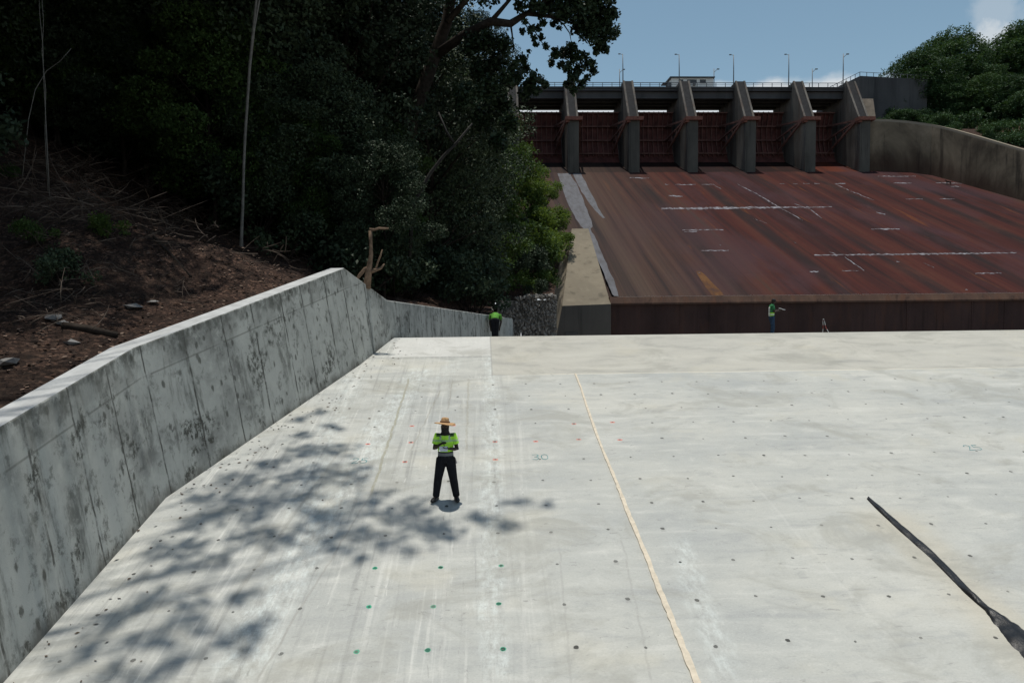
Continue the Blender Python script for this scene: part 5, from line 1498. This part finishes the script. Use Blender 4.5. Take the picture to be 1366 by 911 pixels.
# small plants on the bank
for (px, py, s, mt, lab) in ((147, 322, 0.30, 'leaf_bright', 'small bright green plant on the bank above the brushwood'), (80, 385, 0.42, 'leaf_dark', 'dark round shrub on the brown bank'), (50, 328, 0.26, 'leaf_mid', 'small green sprout at the edge of the brushwood'), (8, 240, 0.25, 'leaf_mid', 'pale leaved sprout at the far left of the brushwood'), (520, 395, 0.35, 'leaf_mid', 'small green plant behind the wall bend right of the stump')):
    p = on_hill(px, py)
    put_tree('bank_plant', shrubs[1], (p.x, p.y, p.z-0.05), s, random.uniform(0, 6), M[mt], lab, 'plant', 'small plants on the left bank', parts=('stem', 'foliage'))
# dry leaves and grit blown along the slab foot
mb = MB()
for _ in range(260):
    px, py = random.uniform(150, 470), random.uniform(520, 860)
    f = random.random(); bpt = B1.lerp(B2, f) if random.random() < 0.6 else B0.lerp(B1, random.uniform(0.6, 1))
    p = bpt + Vector((abs(random.gauss(0, 0.7)), random.uniform(-.3, .3), 0)); p.z = slab_z(p.y)+0.012
    a_ = random.uniform(0, 6.28); s = random.uniform(0.012, 0.05)
    u_ = Vector((math.cos(a_), math.sin(a_), 0))*s; v_ = Vector((-math.sin(a_), math.cos(a_), 0.3))*s*0.5
    mb.add([p-u_, p+v_, p+u_, p-v_], [(0, 1, 2, 3)])
tag(mb.build('dry_leaf_scatter', plain('dark_dry_leaf', (0.09, 0.065, 0.045), 0.9, 0.4, 3.0), fix=False), kind='stuff')

# ------------------------------------------------------------------ people
def hand(mb, w, d, nrm, curl=0.5, s=1.0, side=1):
    """w wrist, d forearm direction, nrm palm normal; palm, four bent fingers, thumb from the side"""
    d = Vector(d).normalized(); nrm = (Vector(nrm)-d*Vector(nrm).dot(d)).normalized(); sd = d.cross(nrm)*side
    mb.tube([w-d*0.02, w+d*0.03*s, w+d*0.085*s], [(0.026*s, 0.022*s), (0.040*s, 0.017*s), (0.040*s, 0.014*s)], 8, ref=sd)
    for k, (o_, ln) in enumerate(((-.030, .072), (-.010, .082), (.010, .076), (.029, .060))):
        p = w + d*0.082*s + sd*o_*s; q = d.copy(); pts_ = [p-d*0.012]
        for j in range(3):
            q = (q + nrm*curl*(0.5+0.35*j)).normalized(); p = p + q*ln*s*(0.42, 0.33, 0.27)[j]; pts_.append(p.copy())
        mb.tube(pts_, [0.0100*s, 0.0095*s, 0.0088*s, 0.007*s], 6)
    p = w + d*0.03*s - sd*0.030*s
    q1 = (d*0.6 - sd*0.7 + nrm*0.35).normalized(); q2 = (d*0.8 - sd*0.1 + nrm*0.6).normalized()
    mb.tube([p, p+q1*0.035*s, p+q1*0.035*s+q2*0.03*s], [0.012*s, 0.0115*s, 0.008*s], 6)

def person(J, loc, rz, label, shirt_mat, trouser_mat, hat, voxel, s, sleeve=0.62, hands=None, name='person', group=None):
    """J: joint table in metres, facing -Y, feet at z=0"""
    V_ = {k: Vector(v) for k, v in J.items()}
    o = empty(name, loc, label, 'person', group, rz); o.scale = (s, s, s)
    up_t = (V_['neck']-V_['pelvis']).normalized()
    body = MB()
    body.tube([V_['pelvis']-up_t*0.08, V_['pelvis'], V_['waist'], V_['chest'], V_['neck']-up_t*0.05, V_['neck']], [(.10, .08), (.150, .105), (.130, .095), (.155, .105), (.12, .075), (.055, .055)], 14)
    hd = V_['head']; hu = (hd-V_['neck']).normalized()
    fdir = V_['face']-hd; fdir = (fdir-hu*fdir.dot(hu)).normalized(); sdv = fdir.cross(hu)
    body.tube([V_['neck']-hu*0.04, V_['neck']+hu*0.03, hd-hu*0.09], [.060, .054, .052], 10)
    body.tube([hd-hu*0.115+fdir*0.03, hd-hu*0.09+fdir*0.025, hd-hu*0.045+fdir*0.012, hd, hd+hu*0.05, hd+hu*0.092, hd+hu*0.112], [(.025, .03), (.050, .058), (.066, .082), (.075, .096), (.074, .095), (.052, .066), (.02, .025)], 14, ref=sdv)
    body.tube([hd+hu*0.02+fdir*0.088, hd-hu*0.012+fdir*0.108, hd-hu*0.022+fdir*0.09], [.009, .014, .010], 6)       # nose
    body.tube([hd-hu*0.055+fdir*0.080-sdv*0.022, hd-hu*0.055+fdir*0.090, hd-hu*0.055+fdir*0.080+sdv*0.022], [.006, .010, .006], 6)   # lips
    for q in (-1, 1): body.ball(hd+sdv*q*0.078-fdir*0.005-hu*0.01, (.012, .02, .03), 5)
    for q, sh, el, wr, hp_, kn, an, to in ((-1, 'shR', 'elR', 'wrR', 'hipR', 'knR', 'anR', 'toR'), (1, 'shL', 'elL', 'wrL', 'hipL', 'knL', 'anL', 'toL')):
        body.tube([V_['chest'].lerp(V_[sh], .4), V_[sh], V_[sh].lerp(V_[el], .5), V_[el], V_[el].lerp(V_[wr], .35), V_[wr]], [.06, .056, .047, .040, .039, .027], 10)
        body.tube([V_['pelvis'].lerp(V_[hp_], .5), V_[hp_], V_[hp_].lerp(V_[kn], .5), V_[kn], V_[kn].lerp(V_[an], .35), V_[an]], [.08, .085, .072, .054, .053, .036], 10)
        body.tube([V_[an], V_[an].lerp(V_[to], .5), V_[to]], [.036, .034, .022], 8)
        hh = (hands or {}).get(q)
        if hh: hand(body, V_[wr], hh[0], hh[1], hh[2], 1.0, q)
    bo = link('body', remesh(body, voxel, 1), M['skin'], o)
    for q in (-1, 1):
        mb = MB(); mb.ball(hd+sdv*q*0.030+fdir*0.086+hu*0.012, .0095, 6); e_ = mb.build('eye', M['eye'], o, smooth=True)
    # shirt with short sleeves
    sh_ = MB()
    sh_.tube([V_['pelvis']+up_t*0.00, V_['waist']-up_t*0.04, V_['waist'], V_['waist'].lerp(V_['chest'], .5), V_['chest'], V_['neck']-up_t*0.075, V_['neck']-up_t*0.02, V_['neck']+up_t*0.02], [(.170, .130), (.165, .125), (.160, .122), (.172, .130), (.180, .132), (.150, .105), (.082, .080), (.070, .072)], 16)
    for sh, el in (('shR', 'elR'), ('shL', 'elL')):
        sh_.tube([V_['chest'].lerp(V_[sh], .5)+up_t*0.02, V_[sh], V_[sh].lerp(V_[el], sleeve*.6), V_[sh].lerp(V_[el], sleeve)], [.085, .078, .076, .074], 12)
    link('shirt', remesh(sh_, voxel*1.2, 3), shirt_mat, o)
    tr_ = MB()
    tr_.tube([V_['pelvis']+up_t*0.09, V_['pelvis']+up_t*0.03, V_['pelvis'], V_['pelvis']-Vector((0, 0, .09))], [(.155, .118), (.172, .13), (.18, .135), (.13, .11)], 14)
    for hp_, kn, an in (('hipR', 'knR', 'anR'), ('hipL', 'knL', 'anL')):
        h_, k2, a2 = V_[hp_], V_[kn], V_[an]
        tr_.tube([h_+Vector((0, 0, .06)), h_, h_.lerp(k2, .5), k2, k2.lerp(a2, .35), k2.lerp(a2, .75), a2+Vector((0, 0, .0))], [.108, .118, .104, .088, .086, .076, .074], 12)
    link('trousers', remesh(tr_, voxel*1.2, 2), trouser_mat, o)
    for an, to in (('anR', 'toR'), ('anL', 'toL')):
        bt = MB(); a2, t2 = V_[an], V_[to]; fd = (t2-a2); fd.z = 0; fd.normalize()
        zf = t2.z-0.03
        g0 = Vector((a2.x, a2.y, zf))
        bt.tube([Vector((a2.x, a2.y, a2.z+.09)), a2, Vector((a2.x, a2.y, zf+.03))], [.058, .056, .052], 10)
        bt.tube([g0-fd*.075+Vector((0, 0, .045)), g0-fd*.05+Vector((0, 0, .048)), g0+fd*.04+Vector((0, 0, .050)), g0+fd*.13+Vector((0, 0, .040)), g0+fd*.20+Vector((0, 0, .030))], [(.035, .040), (.052, .052), (.056, .056), (.060, .046), (.036, .026)], 10, ref=fd.cross(Vector((0, 0, 1))))
        link('boot', remesh(bt, voxel*1.2, 2), M['boot'], o)
    if hat == 'straw':
        scf = MB(); scf.tube([V_['neck']-hu*0.055+Vector((0, -.01, 0)), V_['neck']-hu*0.01, V_['neck']+hu*0.03, hd-hu*0.09+fdir*0.012, hd-hu*0.045+fdir*0.012, hd-hu*0.01+fdir*0.004], [(.125, .10), (.094, .088), (.080, .084), (.082, .092), (.086, .106), (.083, .104)], 16, ref=sdv)
        link('neck_scarf', remesh(scf, voxel, 2), M['cap'], o)
        Mx = Matrix.Translation(hd+hu*0.070) @ Matrix.Rotation(R(-7), 4, 'X') @ Matrix.Rotation(R(5), 4, 'Y')
        mb = MB()
        prof = [(.255, -.018), (.258, -.008), (.20, .004), (.13, .012), (.102, .022), (.098, .06), (.090, .098), (.075, .118), (.045, .124), (.004, .120)]
        inner = [(.004, .108), (.045, .112), (.068, .106), (.082, .09), (.090, .055), (.094, .014), (.13, .003), (.20, -.006)]
        mb.lathe(prof+inner+[(.255, -.0185)], 36, (0, 0, 0))
        vv = []
        for p in mb.v:
            p = Vector(p); r_ = math.hypot(p.x, p.y)
            if r_ > .12: p.z += (r_-.12)*(.10*math.sin(2.0*math.atan2(p.y, p.x)+0.6)+.05*math.sin(3*math.atan2(p.y, p.x)))
            p.x *= 0.87; p.y *= 0.87; vv.append(tuple(Mx @ p))
        mb.v = vv; ht = mb.build('straw_hat', M['straw'], o, smooth=True)
        mb = MB(); mb.lathe([(.106, .022), (.104, .045), (.100, .045), (.100, .022)], 30); mb.v = [tuple(Mx @ Vector(p)) for p in mb.v]
        mb.build('hat_band', plain('brown_hat_band', (0.13, 0.06, 0.03), 0.8, 0.2, 20), ht, smooth=True)
    elif hat == 'cap':
        mb = MB(); Mx = Matrix.Translation(hd+hu*0.045) @ hu.to_track_quat('Z', 'Y').to_matrix().to_4x4()
        mb.lathe([(.093, -.01), (.094, .02), (.080, .055), (.045, .078), (.004, .082)], 20); mb.v = [tuple(Mx @ Vector(p)) for p in mb.v]
        mb.tube([hd+hu*0.045+fdir*0.06, hd+hu*0.04+fdir*0.11, hd+hu*0.03+fdir*0.165], [(.075, .012), (.075, .008), (.05, .006)], 12, ref=sdv)
        mb.build('cap', M['cap'], o, smooth=True)
    return o

# 1: man reading notes on the slab, legs apart, facing the camera
fL, fR = on_slab(582, 669), on_slab(609, 666.5)
mid = (fL+fR)/2; mid.z = slab_z(mid.y)
J1 = dict(pelvis=(0, 0, .92), waist=(0, .0, 1.08), chest=(0, -.01, 1.30), neck=(0, -.02, 1.47), head=(0, -.055, 1.605), face=(0, -.20, 1.52),
          shR=(-.175, 0, 1.395), elR=(-.235, -.02, 1.12), wrR=(-.105, -.20, 1.245), shL=(.175, 0, 1.395), elL=(.245, -.02, 1.11), wrL=(.105, -.235, 1.165),
          hipR=(-.09, 0, .88), knR=(-.165, -.03, .49), anR=(-.222, .02, .10), toR=(-.292, -.16, .03), hipL=(.09, 0, .88), knL=(.155, -.03, .49), anL=(.212, .02, .10), toL=(.252, -.17, .03))
man = person(J1, mid, R(-2), 'man in straw hat and lime shirt reading notes on the pale slab', M['hivis_front'], M['trouser_black'], 'straw', 0.007, 0.925,
             hands={-1: ((.75, -.25, .45), (.4, .2, -.6), .75), 1: ((-.85, -.35, .1), (0, .3, 1), .45)})
# feet follow the slope
for c in man.children:
    pass
mb = MB(); mb.box((-.035, -.03, 0), (.035, .02, .11)); 
q = mb.build('cloth_rag', plain('grey_rag', (0.22, 0.20, 0.19), .9, .3, 12), man); q.location = (.20, .01, .80); q.rotation_euler = (0, R(-14), 0)
mb = MB(); mb.box((-.10, -.004, -.055), (.075, .004, .055))
nt = mb.build('note_sheet', M['paper'], bevel=0.002)
nt.matrix_world = Matrix.Translation(mid) @ Matrix.Rotation(R(-2), 4, 'Z') @ Matrix.Scale(0.925, 4) @ Matrix.Translation((-.005, -.29, 1.175)) @ Matrix.Rotation(R(-35), 4, 'X')
tag(nt, 'white folded note sheet held in the left hand of the man in the straw hat', 'paper')
mb = MB(); mb.tube([(0, 0, -.06), (0, 0, .06), (0, 0, .075)], [.005, .005, .001], 6)
pn = mb.build('pen', M['boot'], smooth=True)
pn.matrix_world = Matrix.Translation(mid) @ Matrix.Rotation(R(-2), 4, 'Z') @ Matrix.Scale(0.925, 4) @ Matrix.Translation((-.03, -.245, 1.28)) @ Matrix.Rotation(R(150), 4, 'Y')
tag(pn, 'dark pen held above the note sheet by the man in the straw hat', 'pen')

# 2: man beyond the crest in profile
p2 = at_Y(1029, 449, 34.0); p2.z = floor_z(34.0)
J2 = dict(pelvis=(0, 0, .94), waist=(0, .01, 1.10), chest=(0, .0, 1.33), neck=(0, -.03, 1.50), head=(0, -.07, 1.63), face=(0, -.22, 1.58),
          shR=(-.18, 0, 1.42), elR=(-.20, -.06, 1.15), wrR=(-.12, -.30, 1.20), shL=(.18, 0, 1.42), elL=(.20, -.10, 1.16), wrL=(.12, -.34, 1.24),
          hipR=(-.09, 0, .90), knR=(-.10, -.03, .49), anR=(-.10, .02, .10), toR=(-.13, -.16, .03), hipL=(.09, 0, .90), knL=(.11, -.10, .50), anL=(.11, -.06, .10), toL=(.14, -.24, .03))
sc2 = (at_Y(1029, 398.5, 34).z - p2.z)/1.76
person(J2, p2, R(82), 'man in cap, green safety vest and jeans standing beyond the slab crest', M['hivis_vest'], M['jeans'], 'cap', 0.010, sc2,
       hands={-1: ((.3, -.9, .2), (.5, 0, .8), .5), 1: ((-.3, -.9, .2), (-.5, 0, .8), .5)})
mb = MB(); mb.box((-.16, -.11, -.01), (.16, .11, .01))
cb_ = mb.build('clipboard', M['paper'], bevel=0.004)
cb_.matrix_world = Matrix.Translation(p2) @ Matrix.Rotation(R(82), 4, 'Z') @ Matrix.Scale(sc2, 4) @ Matrix.Translation((.0, -.46, 1.28)) @ Matrix.Rotation(R(18), 4, 'X')
tag(cb_, 'white clipboard held out by the man in jeans', 'clipboard')

# 3: man bending forward with his back to us, beside the far side wall
p3 = at_Y(660.5, 449.5, 36.5); p3.z = floor_z(36.5)-0.03
J3 = dict(pelvis=(0, .05, .94), waist=(0, -.06, 1.03), chest=(0, -.28, 1.12), neck=(0, -.46, 1.12), head=(.02, -.60, 1.08), face=(.02, -.62, .95),
          shR=(-.20, -.38, 1.10), elR=(-.24, -.42, .82), wrR=(-.18, -.50, .58), shL=(.20, -.38, 1.10), elL=(.24, -.36, .82), wrL=(.22, -.40, .56),
          hipR=(-.09, .05, .90), knR=(-.07, .02, .49), anR=(-.055, .04, .10), toR=(-.06, -.14, .03), hipL=(.09, .05, .90), knL=(.07, .02, .49), anL=(.055, .04, .10), toL=(.06, -.14, .03))
sc3 = (at_Y(660, 417, 36.5).z - p3.z)/1.24
person(J3, p3, R(176), 'man in lime green shirt and black trousers bending over beside the far side wall', plain('lime_shirt_plain', (0.085, 0.26, 0.03), .8, .35, 9), M['trouser_black'], None, 0.011, sc3,
       hands={-1: ((.1, -.2, -.9), (.6, .5, 0), .4), 1: ((-.1, -.2, -.9), (-.6, .5, 0), .4)})

# survey tripod beyond the crest
tpz = floor_z(33.5)
tq = at_Y(1098.5, 426, 33.5)
TR = empty('survey_tripod', (tq.x, 33.5, tpz), 'red and white survey tripod legs showing above the slab crest', 'tripod')
hz = tq.z-tpz
for (dx, dy) in ((0.22, -0.40), (0.10, 0.30), (0.17, 0.40)):
    mb = MB(); mb.tube([(dx, dy, 0), (dx*0.3, dy*0.3, hz*0.55), (0.03*(1 if dx > 0.2 else -1), 0, hz-0.02)], [0.014, 0.016, 0.016], 7); mb.build('leg', M['redwhite'], TR)
mb = MB(); mb.lathe([(.035, hz-0.05), (.045, hz-.03), (.045, hz), (.015, hz+.03)], 12); mb.build('head_plate', M['metal'], TR, smooth=True)
# short white stake
sq = at_Y(695, 446, 34); mb = MB(); mb.tube([(sq.x, 34, floor_z(34)), (sq.x, 34, sq.z+0.02)], [.03, .025], 8); mb.lathe([(.032, 0), (.034, .04), (.01, .06)], 8, (sq.x, 34, sq.z))
tag(mb.build('marker_stake', M['paper'], smooth=True), 'short white marker stake just showing above the slab crest', 'stake')

# dark four-legged animal far up the red slope
an_p = on_chute(1265.5, 246.5); AZ = chute_z(an_p.y)
mb = MB()
mb.tube([(-.42, 0, .62), (-.36, 0, .60), (-.1, 0, .56), (.18, 0, .60), (.40, 0, .66), (.46, 0, .68)], [(.05, .06), (.13, .14), (.12, .12), (.14, .17), (.11, .14), (.06, .08)], 10, ref=(0, 1, 0))
mb.tube([(.38, 0, .70), (.52, 0, .84), (.62, 0, .90)], [.10, .08, .07], 8)
mb.tube([(.56, 0, .92), (.66, 0, .92), (.76, 0, .86), (.84, 0, .83)], [.07, .085, .055, .035], 8)
for q in (-1, 1):
    mb.tube([(.58, q*.06, .96), (.57, q*.07, 1.03), (.56, q*.07, 1.06)], [.03, .025, .006], 5)
    mb.tube([(.34, q*.08, .60), (.33, q*.09, .36), (.35, q*.09, .16), (.36, q*.09, .03), (.42, q*.09, .02)], [.075, .05, .034, .032, .025], 8)
    mb.tube([(-.34, q*.08, .60), (-.26, q*.09, .40), (-.42, q*.09, .22), (-.38, q*.09, .04), (-.31, q*.09, .02)], [.09, .065, .036, .032, .025], 8)
mb.tube([(-.42, 0, .66), (-.58, 0, .62), (-.70, 0, .48)], [.035, .028, .012], 6)
am = remesh(mb, 0.02, 1)
ao_ = link('dark_animal', am, plain('dark_brown_coat', (0.022, 0.014, 0.012), .8, .3, 4)); ao_.location = (an_p.x, an_p.y, AZ-0.02); ao_.rotation_euler = (0, 0, R(170))
tag(ao_, 'small dark four legged animal standing on a white mark on the red slope', 'animal')
